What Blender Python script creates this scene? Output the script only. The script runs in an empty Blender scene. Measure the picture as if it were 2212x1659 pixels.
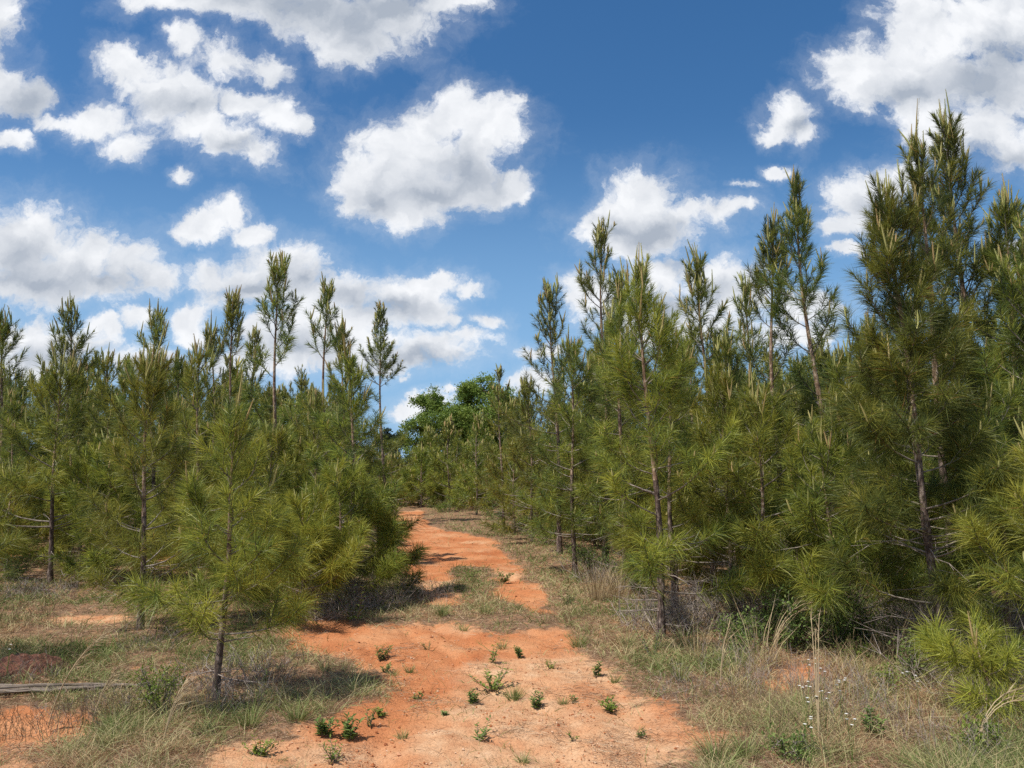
import bpy, math, random
import numpy as np
from mathutils import Vector, Matrix

scene = bpy.context.scene
COL = scene.collection

# ------------------------------------------------------------------ camera
K = 1024.0 / 2212.0            # layout notes below are in 2212-wide picture units
FPX = 759.0
HOR = 470.0
CAMZ = 1.6
PITCH = math.atan((HOR - 384.0) / FPX)
cam_d = bpy.data.cameras.new("camera")
cam_d.sensor_width = 36.0
cam_d.lens = 36.0 * FPX / 1024.0
cam_d.clip_end = 3000.0
cam = bpy.data.objects.new("camera", cam_d)
COL.objects.link(cam)
cam.location = (0, 0, CAMZ)
cam.rotation_euler = (math.radians(90) + PITCH, 0, 0)
scene.camera = cam

# ------------------------------------------------------------------ light
SUN_EL, SUN_AZ = 61.0, -122.0   # azimuth measured from +Y towards +X (negative = left)
EXPOSURE = 0.22
SKY_STRENGTH = 0.10
SUN_STRENGTH = 4.6
sun_dir = Vector((math.cos(math.radians(SUN_EL)) * math.sin(math.radians(SUN_AZ)),
                  math.cos(math.radians(SUN_EL)) * math.cos(math.radians(SUN_AZ)),
                  math.sin(math.radians(SUN_EL))))
sd_ = bpy.data.lights.new("sun", 'SUN')
sd_.energy = SUN_STRENGTH
sd_.angle = math.radians(0.53)
sd_.color = (1.0, 0.955, 0.88)
sun = bpy.data.objects.new("sun", sd_)
COL.objects.link(sun)
sun.rotation_euler = sun_dir.to_track_quat('Z', 'Y').to_euler()
scene.view_settings.view_transform = 'Standard'
scene.view_settings.look = 'None'
scene.view_settings.exposure = EXPOSURE
scene.view_settings.gamma = 1.0
scene.view_settings.use_curve_mapping = False
scene.cycles.max_bounces = 6
scene.cycles.diffuse_bounces = 3
scene.cycles.glossy_bounces = 2
scene.cycles.transmission_bounces = 3
scene.cycles.sample_clamp_indirect = 6.0
scene.cycles.use_denoising = False


def raydir(x, y):
    cx = (x * K - 512.0) / FPX
    cy = (384.0 - y * K) / FPX
    f = Vector((0, math.cos(PITCH), math.sin(PITCH)))
    u = Vector((0, -math.sin(PITCH), math.cos(PITCH)))
    return f + Vector((1, 0, 0)) * cx + u * cy


def at(x, y, Y):
    d = raydir(x, y)
    return Vector((0, 0, CAMZ)) + d * (Y / d.y)


def gnd(x, y):
    d = raydir(x, y)
    return Vector((0, 0, CAMZ)) + d * (-CAMZ / d.z)


# ------------------------------------------------------------------ world sky with cumulus
# each cloud lump: (x, y, rx, ry) in picture units, turned into directions on the sky
CL = """0 50 38 62;0 185 85 65;60 205 70 34;20 292 42 24;-60 120 80 120
270 140 70 40;340 190 120 55;235 248 85 42;285 298 55 40;390 205 100 50;480 135 85 45;560 142 70 36;395 90 40 42;425 262 70 42
490 300 75 48;550 332 55 42;600 250 62 46;650 272 36 28;120 256 60 20;397 378 24 20;180 262 60 28;520 215 60 36
400 8 110 34;560 10 150 46;700 45 120 60;748 105 72 52;850 30 130 66;950 8 90 28;800 75 76 50
900 345 160 90;930 275 95 60;870 300 85 55;1050 300 95 62;990 255 84 70;1060 250 72 44;1010 350 96 86;845 300 80 50;790 390 80 66;760 430 46 40;1090 395 56 38;1128 415 44 16
900 425 120 56;885 465 40 34;1010 400 100 46;1110 228 34 18
85 492 95 64;25 530 100 84;200 535 105 60;120 585 170 74;40 615 100 50;275 570 74 54;335 600 52 42;230 620 110 42
430 492 64 22;495 462 46 28;545 500 52 30;600 565 100 58;500 594 105 40;645 600 70 58;545 630 100 36;680 630 60 46
758 625 70 45;860 640 110 46;905 665 80 44;925 615 66 24;1010 628 44 17;950 692 50 20;1045 686 56 20;800 685 100 46
930 755 130 44;860 785 100 32;1015 725 62 20;750 760 110 50;880 822 18 10
40 722 90 44;130 748 100 40;215 702 36 30;100 790 130 40;290 682 54 26;400 692 56 38;425 722 62 26;330 785 130 36;500 785 110 36
620 765 130 56;690 700 80 56;560 720 60 40
885 882 44 20;970 850 28 12;930 870 50 18
1400 430 96 66;1460 470 100 50;1350 472 108 54;1290 500 58 38;1500 450 110 36;1590 448 56 24;1430 500 100 44;1370 528 60 26
1240 622 44 44;1300 642 80 50;1430 600 85 52;1540 602 100 50;1480 665 160 56;1600 640 56 46;1380 705 120 46;1550 712 90 36
1712 250 66 44;1738 292 36 32;1680 366 34 13;1585 392 40 8;1670 280 40 20
1990 50 100 80;2120 60 150 100;1900 150 100 70;1852 190 66 56;2050 160 150 86;2190 170 130 100;2000 242 100 46;2100 290 130 62
2185 335 90 46;1990 290 56 34
1840 432 76 46;1905 412 90 40;1812 492 46 30;1862 480 56 36;1955 385 60 34;1822 545 40 12
1750 665 100 36;1700 730 110 40;2190 540 50 40;1180 760 60 20;1150 830 60 24;-80 480 90 70;-120 700 120 60;2300 250 120 120;2350 600 120 60"""
CORE = """60 210 90 50;-40 100 60 90;560 -6 170 54;840 14 170 80;760 50 100 80;640 20 140 60;940 415 170 62;1010 370 90 60;820 430 90 46
90 600 150 46;30 540 90 50;240 600 120 40;560 625 120 34;660 590 60 40;850 665 110 34;760 640 60 40;900 780 120 26;640 760 120 40
120 770 130 36;1400 500 110 40;1330 490 60 34;1470 560 60 30;1440 660 130 34;1560 630 60 34;2120 190 140 66;2180 120 100 66;1960 200 110 44
2150 350 110 34;1900 450 70 34;400 215 90 26;500 310 60 22;1730 270 40 24;350 790 140 30"""


def build_world():
    w = bpy.data.worlds.new("World")
    scene.world = w
    w.use_nodes = True
    nt = w.node_tree
    N, L = nt.nodes, nt.links
    N.clear()

    def nd(t, **kw):
        n = N.new(t)
        for k, v in kw.items():
            setattr(n, k, v)
        return n

    def setin(n, i, v):
        if hasattr(v, 'links') or hasattr(v, 'is_linked'):
            L.new(v, n.inputs[i])
        else:
            n.inputs[i].default_value = v

    def M(op, a, b=0.0, c=None, clamp=False):
        n = nd('ShaderNodeMath', operation=op)
        n.use_clamp = clamp
        setin(n, 0, a)
        if len(n.inputs) > 1:
            setin(n, 1, b)
        if c is not None:
            setin(n, 2, c)
        return n.outputs[0]

    def VM(op, a, b=None, c=None):
        n = nd('ShaderNodeVectorMath', operation=op)
        setin(n, 0, a)
        if b is not None:
            setin(n, 1, b)
        if c is not None:
            setin(n, 2, c)
        return n.outputs['Value'] if op in ('DOT_PRODUCT', 'LENGTH') else n.outputs[0]

    def noise(vec, scale, detail, rough=0.55, lac=2.0):
        n = nd('ShaderNodeTexNoise')
        n.inputs['Scale'].default_value = scale
        n.inputs['Detail'].default_value = detail
        n.inputs['Roughness'].default_value = rough
        n.inputs['Lacunarity'].default_value = lac
        L.new(vec, n.inputs['Vector'])
        return n

    tc = nd('ShaderNodeTexCoord')
    D = VM('NORMALIZE', tc.outputs['Generated'])
    sky = nd('ShaderNodeTexSky', sky_type='NISHITA')
    sky.sun_disc = False
    sky.sun_elevation = math.radians(SUN_EL)
    sky.sun_rotation = math.radians(SUN_AZ)
    sky.altitude = 200.0
    sky.air_density = 1.0
    sky.dust_density = 0.6
    sky.ozone_density = 2.0
    # flat (azimuth tangent, height) coordinates of the sky direction
    sep = nd('ShaderNodeSeparateXYZ')
    L.new(D, sep.inputs[0])
    ysafe = M('MAXIMUM', sep.outputs['Y'], 0.05)
    U = M('DIVIDE', sep.outputs['X'], ysafe)
    V = M('DIVIDE', sep.outputs['Z'], ysafe)
    cmb = nd('ShaderNodeCombineXYZ')
    L.new(U, cmb.inputs[0]); L.new(V, cmb.inputs[1])
    P0 = cmb.outputs[0]
    wn = noise(P0, 8.0, 8.0, 0.66)
    warp = VM('SUBTRACT', wn.outputs['Color'], (0.5, 0.5, 0.5))
    P = VM('MULTIPLY_ADD', warp, (0.10, 0.09, 0.0), P0)

    def blobs(txt, P, soft=True):
        acc = None
        for e in txt.replace("\n", ";").split(";"):
            x, y, rx, ry = [float(q) for q in e.split()]
            if not soft:
                rx, ry = rx * 1.25, ry * 1.35
            c = raydir(x, y)
            u, v = c.x / c.y, c.z / c.y
            a = raydir(x + rx, y); b = raydir(x, y - ry)
            su = 1.0 / max(1e-3, (a.x / a.y - u)); sv = 1.0 / max(1e-3, (b.z / b.y - v))
            thin = max(0.0, 0.80 - 0.0150 * min(rx, ry * 1.4)) if soft else 0.0
            q = VM('MULTIPLY_ADD', P, (su, sv, 0.0), (-u * su, -v * sv, thin))
            dd = VM('DOT_PRODUCT', q, q)
            acc = dd if acc is None else M('SMOOTH_MIN', acc, dd, 0.6)
        return M('SUBTRACT', 1.0, M('SQRT', M('MAXIMUM', acc, 0.0)))

    F = blobs(CL, P)                 # about 1 at lump centres, 0 at their rims
    G = M('MAXIMUM', blobs(CORE, P, False), 0.0)
    n1 = noise(P, 10.0, 10.0, 0.68)
    sx, sy = -0.006, 0.016           # towards the sun on the sky
    Poff = VM('ADD', P, (sx, sy, 0.0))
    n2 = noise(Poff, 11.0, 4.0, 0.5)
    n3 = noise(P, 11.0, 4.0, 0.5)
    nlow = noise(P0, 5.0, 3.0, 0.5)
    front = M('GREATER_THAN', sep.outputs['Y'], 0.12)
    # behind and beside the view: broken clouds from noise alone
    nb = noise(D, 2.6, 7.0, 0.55)
    back = M('MULTIPLY', M('SUBTRACT', nb.outputs['Fac'], 0.53), 6.0)
    e1 = M('MULTIPLY', M('SUBTRACT', n1.outputs['Fac'], 0.435), 3.3)
    dens = M('ADD', F, e1)
    dn = nd('ShaderNodeMix', data_type='FLOAT')
    L.new(front, dn.inputs[0]); L.new(back, dn.inputs[2]); L.new(dens, dn.inputs[3])
    mr = nd('ShaderNodeMapRange', interpolation_type='SMOOTHERSTEP')
    mr.inputs[1].default_value = -0.15; mr.inputs[2].default_value = 0.78
    L.new(dn.outputs[0], mr.inputs[0])
    hz_ = nd('ShaderNodeMapRange', interpolation_type='SMOOTHSTEP')
    hz_.inputs[1].default_value = -0.75; hz_.inputs[2].default_value = 0.9; hz_.inputs[4].default_value = 0.26
    L.new(dn.outputs[0], hz_.inputs[0])
    mask = M('MAXIMUM', mr.outputs[0], hz_.outputs[0])
    # light on the clouds: bright rims and tops, greyer thick undersides, billow relief
    relief = M('SUBTRACT', n3.outputs['Fac'], n2.outputs['Fac'])
    lum = M('SUBTRACT', 0.90, M('MULTIPLY', M('POWER', G, 1.1), 0.50))
    lum = M('MULTIPLY_ADD', M('SUBTRACT', n1.outputs['Fac'], 0.5), 0.22, lum)
    lum = M('MULTIPLY_ADD', relief, 1.0, lum)
    lum = M('MULTIPLY_ADD', M('SUBTRACT', nlow.outputs['Fac'], 0.5), -0.22, lum)
    lum = M('MINIMUM', M('MAXIMUM', lum, 0.42), 1.0)
    cr = nd('ShaderNodeMix', data_type='RGBA')
    mf = M('SUBTRACT', 1.0, lum, clamp=True)
    L.new(mf, cr.inputs[0])
    cr.inputs[6].default_value = (8.2, 8.35, 8.6, 1)
    cr.inputs[7].default_value = (0.2, 0.9, 2.0, 1)
    # the blue of the air, deepened
    hs = nd('ShaderNodeHueSaturation')
    hs.inputs['Saturation'].default_value = 1.30
    hs.inputs['Value'].default_value = 1.04
    L.new(sky.outputs[0], hs.inputs['Color'])
    low = nd('ShaderNodeMapRange', interpolation_type='SMOOTHSTEP')
    low.inputs[1].default_value = 0.02; low.inputs[2].default_value = 0.50
    low.inputs[3].default_value = 0.85; low.inputs[4].default_value = 0.0
    L.new(V, low.inputs[0])
    air = nd('ShaderNodeMix', data_type='RGBA')
    L.new(low.outputs[0], air.inputs[0]); L.new(hs.outputs[0], air.inputs[6])
    air.inputs[7].default_value = (2.35, 4.3, 6.9, 1)
    mx = nd('ShaderNodeMix', data_type='RGBA')
    L.new(mask, mx.inputs[0]); L.new(air.outputs[2], mx.inputs[6]); L.new(cr.outputs[2], mx.inputs[7])
    bg = nd('ShaderNodeBackground')
    bg.inputs['Strength'].default_value = SKY_STRENGTH
    L.new(mx.outputs[2], bg.inputs['Color'])
    out = nd('ShaderNodeOutputWorld')
    L.new(bg.outputs[0], out.inputs['Surface'])
    w.cycles.sampling_method = 'MANUAL'
    w.cycles.sample_map_resolution = 512


build_world()

# ------------------------------------------------------------------ numeric helpers
def lattice(ix, iy, seed):
    h = (ix.astype(np.int64) * 374761393 + iy.astype(np.int64) * 668265263 + seed * 974711) & 0x7fffffff
    h = ((h ^ (h >> 13)) * 1274126177) & 0x7fffffff
    h = h ^ (h >> 16)
    return (h & 0xffff) / 65535.0


def vnoise(x, y, seed=0):
    ix, iy = np.floor(x), np.floor(y)
    fx, fy = x - ix, y - iy
    fx = fx * fx * (3 - 2 * fx); fy = fy * fy * (3 - 2 * fy)
    a = lattice(ix, iy, seed); b = lattice(ix + 1, iy, seed)
    c = lattice(ix, iy + 1, seed); d = lattice(ix + 1, iy + 1, seed)
    return (a * (1 - fx) + b * fx) * (1 - fy) + (c * (1 - fx) + d * fx) * fy


def fbm(x, y, seed=0, oct=4):
    s = np.zeros_like(x, dtype=float); a = 0.5; t = 0
    for k in range(oct):
        s += a * vnoise(x * 2 ** k + 17.3 * k, y * 2 ** k - 9.1 * k, seed + k)
        t += a; a *= 0.5
    return s / t


def sstep(a, b, x):
    t = np.clip((x - a) / (b - a), 0, 1)
    return t * t * (3 - 2 * t)


def unit(v):
    return v / np.maximum(np.linalg.norm(v, axis=-1, keepdims=True), 1e-9)


# bare-clay outlines (picture units), laid on the ground
BARE = [
    [(600, 1400), (640, 1360), (700, 1350), (790, 1352), (850, 1358), (900, 1345), (980, 1352), (1050, 1372), (1090, 1385), (1140, 1368), (1205, 1366),
     (1240, 1405), (1300, 1440), (1345, 1480), (1400, 1530), (1450, 1570), (1560, 1585), (1610, 1590), (1560, 1605), (1460, 1608), (1420, 1700), (1380, 1900),
     (800, 1900), (610, 1700), (650, 1640), (690, 1570), (760, 1520), (800, 1490), (790, 1450), (730, 1425), (660, 1410)],
    [(905, 1101), (862, 1106), (850, 1125), (866, 1150), (882, 1200), (895, 1250), (910, 1290), (925, 1308), (985, 1312), (992, 1295), (950, 1270), (975, 1240),
     (1000, 1225), (1050, 1225), (1085, 1262), (1095, 1300), (1130, 1326), (1180, 1326), (1178, 1300), (1150, 1262), (1120, 1215), (1090, 1190), (1050, 1165),
     (1000, 1153), (960, 1150), (925, 1130), (905, 1118), (915, 1106)],
    [(95, 1338), (140, 1328), (290, 1330), (280, 1346), (190, 1352)],
    [(-60, 1545), (40, 1520), (130, 1530), (215, 1550), (200, 1575), (120, 1600), (20, 1660), (-60, 1680)],
    [(-80, 1205), (30, 1196), (100, 1195), (60, 1212), (-20, 1232)],
    [(250, 1190), (330, 1180), (430, 1186), (400, 1208), (300, 1214)],
    [(480, 1660), (560, 1600), (590, 1640), (560, 1720)],
    [(1690, 1440), (1740, 1425), (1790, 1440), (1760, 1490), (1700, 1495)],
]
BP = [np.array([(gnd(x, y).x, gnd(x, y).y) for x, y in p]) for p in BARE]


def poly_sd(px, py, poly):
    d = np.full(px.shape, 1e9)
    ins = np.zeros(px.shape, bool)
    n = len(poly)
    for i in range(n):
        ax, ay = poly[i]; bx, by = poly[(i + 1) % n]
        ex, ey = bx - ax, by - ay
        t = np.clip(((px - ax) * ex + (py - ay) * ey) / (ex * ex + ey * ey + 1e-12), 0, 1)
        d = np.minimum(d, np.hypot(px - ax - t * ex, py - ay - t * ey))
        c = (ay > py) != (by > py)
        ins ^= c & (px < (bx - ax) * (py - ay) / ((by - ay) if by != ay else 1e-12) + ax)
    return np.where(ins, d, -d)


def bare(x, y):
    x = np.asarray(x, float); y = np.asarray(y, float)
    best = np.full(x.shape, -9.0)
    for k, p in enumerate(BP):
        best = np.maximum(best, poly_sd(x, y, p) - (0.05 if k > 1 else 0.0))
    nz = (fbm(x * 2.2, y * 2.2, 5, 3) - 0.5) * 0.7 + (fbm(x * 9, y * 9, 9, 2) - 0.5) * 0.22
    patchy = (fbm(x * 1.3 + 7, y * 0.8, 15, 3) - 0.5) * 0.65 * sstep(7.5, 10, y) + 0.04
    return sstep(-0.22, 0.26, best + nz * np.minimum(1.0, 5.0 / np.maximum(y, 4.0)) + patchy + 0.02)


def height(x, y):
    x = np.asarray(x, float); y = np.asarray(y, float)
    b = bare(x, y)
    far = np.minimum(1.0, 40.0 / np.maximum(np.hypot(x, y), 40.0))
    h = (fbm(x * 0.45, y * 0.45, 21, 3) - 0.5) * 0.07 * far
    h = h + (1 - b) * 0.02 + (fbm(x * 5, y * 5, 31, 3) - 0.5) * 0.036 + (fbm(x * 19, y * 19, 41, 2) - 0.5) * 0.020 * b
    rut = np.exp(-((x + 0.75 - 0.10 * (y - 5)) / 0.16) ** 2) + np.exp(-((x - 0.75 + 0.02 * (y - 5)) / 0.18) ** 2)
    h = h - 0.022 * rut * b * (0.5 + fbm(x * 1.5, y * 1.5, 33, 2)) + (fbm(x * 2.3 + 4, y * 2.3, 35, 3) - 0.5) * 0.06 * b
    wash = 1 - np.abs(2 * fbm(x * 1.6 + 0.8 * y, y * 0.7, 37, 3) - 1)
    h = h - 0.030 * sstep(0.86, 1.0, wash) * b
    return h


def hz(x, y):
    return float(height(np.array([x]), np.array([y]))[0])


# ------------------------------------------------------------------ materials
def mat(name):
    m = bpy.data.materials.new(name)
    m.use_nodes = True
    nt = m.node_tree
    nt.nodes.clear()
    return m, nt


def tinted(name, stops, rough=0.55, transl=0.3, spec=0.25, objvar=0.0, tcol=None, noise_scale=None):
    """colour from the per-vertex 'tint' value through a ramp, partly translucent"""
    m, nt = mat(name)
    N, L = nt.nodes, nt.links
    a = N.new('ShaderNodeAttribute'); a.attribute_name = 'tint'
    r = N.new('ShaderNodeValToRGB')
    el = r.color_ramp.elements
    while len(el) > 1:
        el.remove(el[-1])
    el[0].position = stops[0][0]; el[0].color = (*stops[0][1], 1)
    for p, c in stops[1:]:
        e = el.new(p); e.color = (*c, 1)
    L.new(a.outputs['Fac'], r.inputs[0])
    col = r.outputs[0]
    if objvar:
        oi = N.new('ShaderNodeObjectInfo')
        mr = N.new('ShaderNodeMapRange')
        mr.inputs[3].default_value = 1 - objvar; mr.inputs[4].default_value = 1 + objvar
        L.new(oi.outputs['Random'], mr.inputs[0])
        hs = N.new('ShaderNodeHueSaturation')
        mh = N.new('ShaderNodeMapRange')
        mh.inputs[3].default_value = 0.485; mh.inputs[4].default_value = 0.515
        L.new(oi.outputs['Random'], mh.inputs[0])
        L.new(mh.outputs[0], hs.inputs['Hue'])
        L.new(mr.outputs[0], hs.inputs['Value']); L.new(col, hs.inputs['Color'])
        col = hs.outputs[0]
    p = N.new('ShaderNodeBsdfPrincipled')
    L.new(col, p.inputs['Base Color'])
    p.inputs['Roughness'].default_value = rough
    p.inputs['Specular IOR Level'].default_value = spec
    o = N.new('ShaderNodeOutputMaterial')
    if transl > 0:
        t = N.new('ShaderNodeBsdfTranslucent')
        L.new(col, t.inputs[0])
        mx = N.new('ShaderNodeMixShader'); mx.inputs[0].default_value = transl
        L.new(p.outputs[0], mx.inputs[1]); L.new(t.outputs[0], mx.inputs[2])
        L.new(mx.outputs[0], o.inputs[0])
    else:
        L.new(p.outputs[0], o.inputs[0])
    return m


def solid_noise(name, c1, c2, scale=12, rough=0.85, bump=0.4, dist=0.01, stretch=(1, 1, 1), c3=None):
    m, nt = mat(name)
    N, L = nt.nodes, nt.links
    tc = N.new('ShaderNodeTexCoord')
    mp = N.new('ShaderNodeMapping'); mp.inputs['Scale'].default_value = stretch
    L.new(tc.outputs['Object'], mp.inputs[0])
    n = N.new('ShaderNodeTexNoise'); n.inputs['Scale'].default_value = scale; n.inputs['Detail'].default_value = 6
    n.inputs['Roughness'].default_value = 0.65
    L.new(mp.outputs[0], n.inputs['Vector'])
    r = N.new('ShaderNodeValToRGB')
    r.color_ramp.elements[0].position = 0.36; r.color_ramp.elements[0].color = (*c1, 1)
    r.color_ramp.elements[1].position = 0.64; r.color_ramp.elements[1].color = (*c2, 1)
    if c3:
        e = r.color_ramp.elements.new(0.5); e.color = (*c3, 1)
    L.new(n.outputs['Fac'], r.inputs[0])
    p = N.new('ShaderNodeBsdfPrincipled')
    L.new(r.outputs[0], p.inputs['Base Color'])
    p.inputs['Roughness'].default_value = rough
    b = N.new('ShaderNodeBump'); b.inputs['Strength'].default_value = bump; b.inputs['Distance'].default_value = dist
    L.new(n.outputs['Fac'], b.inputs['Height']); L.new(b.outputs[0], p.inputs['Normal'])
    o = N.new('ShaderNodeOutputMaterial'); L.new(p.outputs[0], o.inputs[0])
    return m


M_NEEDLE = tinted("pine_needles", [(0.0, (0.080, 0.118, 0.036)), (0.35, (0.178, 0.215, 0.044)), (0.65, (0.305, 0.318, 0.048)),
                                   (0.93, (0.430, 0.400, 0.065)), (1.0, (0.34, 0.18, 0.05))], rough=0.42, transl=0.40, spec=0.30, objvar=0.12)
M_CANDLE = tinted("pale_new_shoots", [(0.0, (0.34, 0.37, 0.11)), (0.6, (0.50, 0.45, 0.17)), (1.0, (0.46, 0.31, 0.14))], rough=0.7, transl=0.2)
M_BARK = solid_noise("rough_pine_bark", (0.035, 0.022, 0.018), (0.34, 0.26, 0.21), 30, 0.95, 1.0, 0.02, (1, 1, 0.4), (0.11, 0.072, 0.055))
M_BARK_UP = solid_noise("flaky_upper_bark", (0.10, 0.055, 0.035), (0.55, 0.42, 0.32), 36, 0.9, 0.8, 0.01, (1, 1, 0.45), (0.24, 0.145, 0.09))
M_TWIG = solid_noise("grey_branch_bark", (0.10, 0.075, 0.055), (0.34, 0.29, 0.24), 18, 0.9, 0.5, 0.004)
M_DEAD = solid_noise("dead_grey_twigs", (0.17, 0.13, 0.105), (0.36, 0.30, 0.26), 14, 0.95, 0.4, 0.004)
M_LEAF = tinted("weed_leaves", [(0.0, (0.075, 0.125, 0.030)), (0.5, (0.155, 0.225, 0.055)), (1.0, (0.27, 0.31, 0.10))], rough=0.6, transl=0.3, spec=0.2)
M_LEAF_Y = tinted("yellow_green_leaves", [(0.0, (0.10, 0.15, 0.025)), (0.5, (0.19, 0.26, 0.04)), (1.0, (0.33, 0.36, 0.08))], rough=0.5, transl=0.35, spec=0.3)
M_OAK = tinted("broadleaf_foliage", [(0.0, (0.11, 0.17, 0.030)), (0.5, (0.20, 0.28, 0.045)), (1.0, (0.31, 0.38, 0.075))], rough=0.5, transl=0.35, spec=0.3)
M_DARKLEAF = tinted("dark_distant_foliage", [(0.0, (0.02, 0.035, 0.02)), (1.0, (0.05, 0.07, 0.035))], rough=0.6, transl=0.2)
M_GRASS = tinted("meadow_grass", [(0.0, (0.10, 0.150, 0.032)), (0.28, (0.24, 0.28, 0.090)), (0.5, (0.42, 0.40, 0.19)), (0.75, (0.60, 0.47, 0.26)),
                                  (1.0, (0.38, 0.22, 0.12))], rough=0.65, transl=0.25, spec=0.2)
M_STRAW = tinted("dry_straw", [(0.0, (0.22, 0.15, 0.09)), (0.5, (0.42, 0.31, 0.17)), (1.0, (0.58, 0.46, 0.29))], rough=0.7, transl=0.2, spec=0.2)
M_LITTER = tinted("fallen_straw", [(0.0, (0.14, 0.075, 0.045)), (0.5, (0.36, 0.22, 0.13)), (1.0, (0.55, 0.42, 0.28))], rough=0.8, transl=0.1, spec=0.1)
M_PETAL = tinted("white_petals", [(0.0, (0.80, 0.80, 0.76)), (1.0, (0.85, 0.84, 0.78))], rough=0.6, transl=0.3)
M_PEBBLE = tinted("clay_pebbles", [(0.0, (0.22, 0.07, 0.03)), (0.5, (0.48, 0.19, 0.08)), (1.0, (0.62, 0.44, 0.30))], rough=0.9, transl=0.0, spec=0.1)
M_WOOD = solid_noise("weathered_wood", (0.10, 0.075, 0.055), (0.30, 0.24, 0.19), 9, 0.9, 0.9, 0.012, (0.15, 6, 6))
M_MOUND = solid_noise("dark_red_clay", (0.09, 0.034, 0.022), (0.24, 0.095, 0.055), 22, 0.95, 1.0, 0.05)


def ground_material():
    m, nt = mat("orange_clay_ground")
    N, L = nt.nodes, nt.links
    tc = N.new('ShaderNodeTexCoord')

    def nz(s, d, r=0.6):
        n = N.new('ShaderNodeTexNoise'); n.inputs['Scale'].default_value = s
        n.inputs['Detail'].default_value = d; n.inputs['Roughness'].default_value = r
        L.new(tc.outputs['Object'], n.inputs['Vector'])
        return n.outputs['Fac']

    def ramp(f, st):
        r = N.new('ShaderNodeValToRGB'); e = r.color_ramp.elements
        e[0].position = st[0][0]; e[0].color = (*st[0][1], 1)
        e[1].position = st[-1][0]; e[1].color = (*st[-1][1], 1)
        for p, c in st[1:-1]:
            q = e.new(p); q.color = (*c, 1)
        L.new(f, r.inputs[0])
        return r.outputs[0]

    def mix(f, a, b, mode='MIX'):
        x = N.new('ShaderNodeMix'); x.data_type = 'RGBA'; x.blend_type = mode
        for i, v in ((0, f), (6, a), (7, b)):
            if hasattr(v, 'is_linked'):
                L.new(v, x.inputs[i])
            else:
                x.inputs[i].default_value = v
        return x.outputs[2]

    ab = N.new('ShaderNodeAttribute'); ab.attribute_name = 'bare'
    asd = N.new('ShaderNodeAttribute'); asd.attribute_name = 'sand'
    clay = ramp(nz(1.3, 8), [(0.32, (0.40, 0.135, 0.052)), (0.5, (0.49, 0.195, 0.082)), (0.68, (0.55, 0.275, 0.135))])
    sand = ramp(nz(5.0, 8), [(0.3, (0.50, 0.235, 0.115)), (0.5, (0.56, 0.315, 0.170)), (0.7, (0.62, 0.40, 0.24))])
    soil = mix(asd.outputs['Fac'], clay, sand)
    grit = ramp(nz(60, 4, 0.7), [(0.30, (0.62, 0.58, 0.55)), (0.5, (1, 1, 1)), (0.75, (1.12, 1.1, 1.05))])
    soil = mix(1.0, soil, grit, 'MULTIPLY')
    lit = ramp(nz(7, 9, 0.7), [(0.3, (0.11, 0.065, 0.040)), (0.5, (0.22, 0.135, 0.080)), (0.60, (0.33, 0.185, 0.10)), (0.70, (0.45, 0.20, 0.09))])
    def mth(op, a, b):
        q = N.new('ShaderNodeMath'); q.operation = op
        for i, v in ((0, a), (1, b)):
            if hasattr(v, 'is_linked'):
                L.new(v, q.inputs[i])
            else:
                q.inputs[i].default_value = v
        return q.outputs[0]
    edge = mth('ADD', ab.outputs['Fac'], mth('MULTIPLY', mth('SUBTRACT', nz(16, 6, 0.7), 0.5), 1.5))
    mr = N.new('ShaderNodeMapRange'); mr.interpolation_type = 'SMOOTHSTEP'
    mr.inputs[1].default_value = 0.30; mr.inputs[2].default_value = 0.72
    L.new(edge, mr.inputs[0])
    col = mix(mr.outputs[0], lit, soil)
    p = N.new('ShaderNodeBsdfPrincipled')
    L.new(col, p.inputs['Base Color']); p.inputs['Roughness'].default_value = 0.95
    p.inputs['Specular IOR Level'].default_value = 0.1
    b1 = N.new('ShaderNodeBump'); b1.inputs['Strength'].default_value = 0.8; b1.inputs['Distance'].default_value = 0.025
    L.new(nz(14, 10, 0.72), b1.inputs['Height'])
    v = N.new('ShaderNodeTexVoronoi'); v.inputs['Scale'].default_value = 70
    L.new(tc.outputs['Object'], v.inputs['Vector'])
    b2 = N.new('ShaderNodeBump'); b2.inputs['Strength'].default_value = 0.5; b2.inputs['Distance'].default_value = 0.006
    b2.invert = True
    L.new(v.outputs['Distance'], b2.inputs['Height']); L.new(b1.outputs[0], b2.inputs['Normal'])
    L.new(b2.outputs[0], p.inputs['Normal'])
    o = N.new('ShaderNodeOutputMaterial'); L.new(p.outputs[0], o.inputs[0])
    return m


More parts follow.
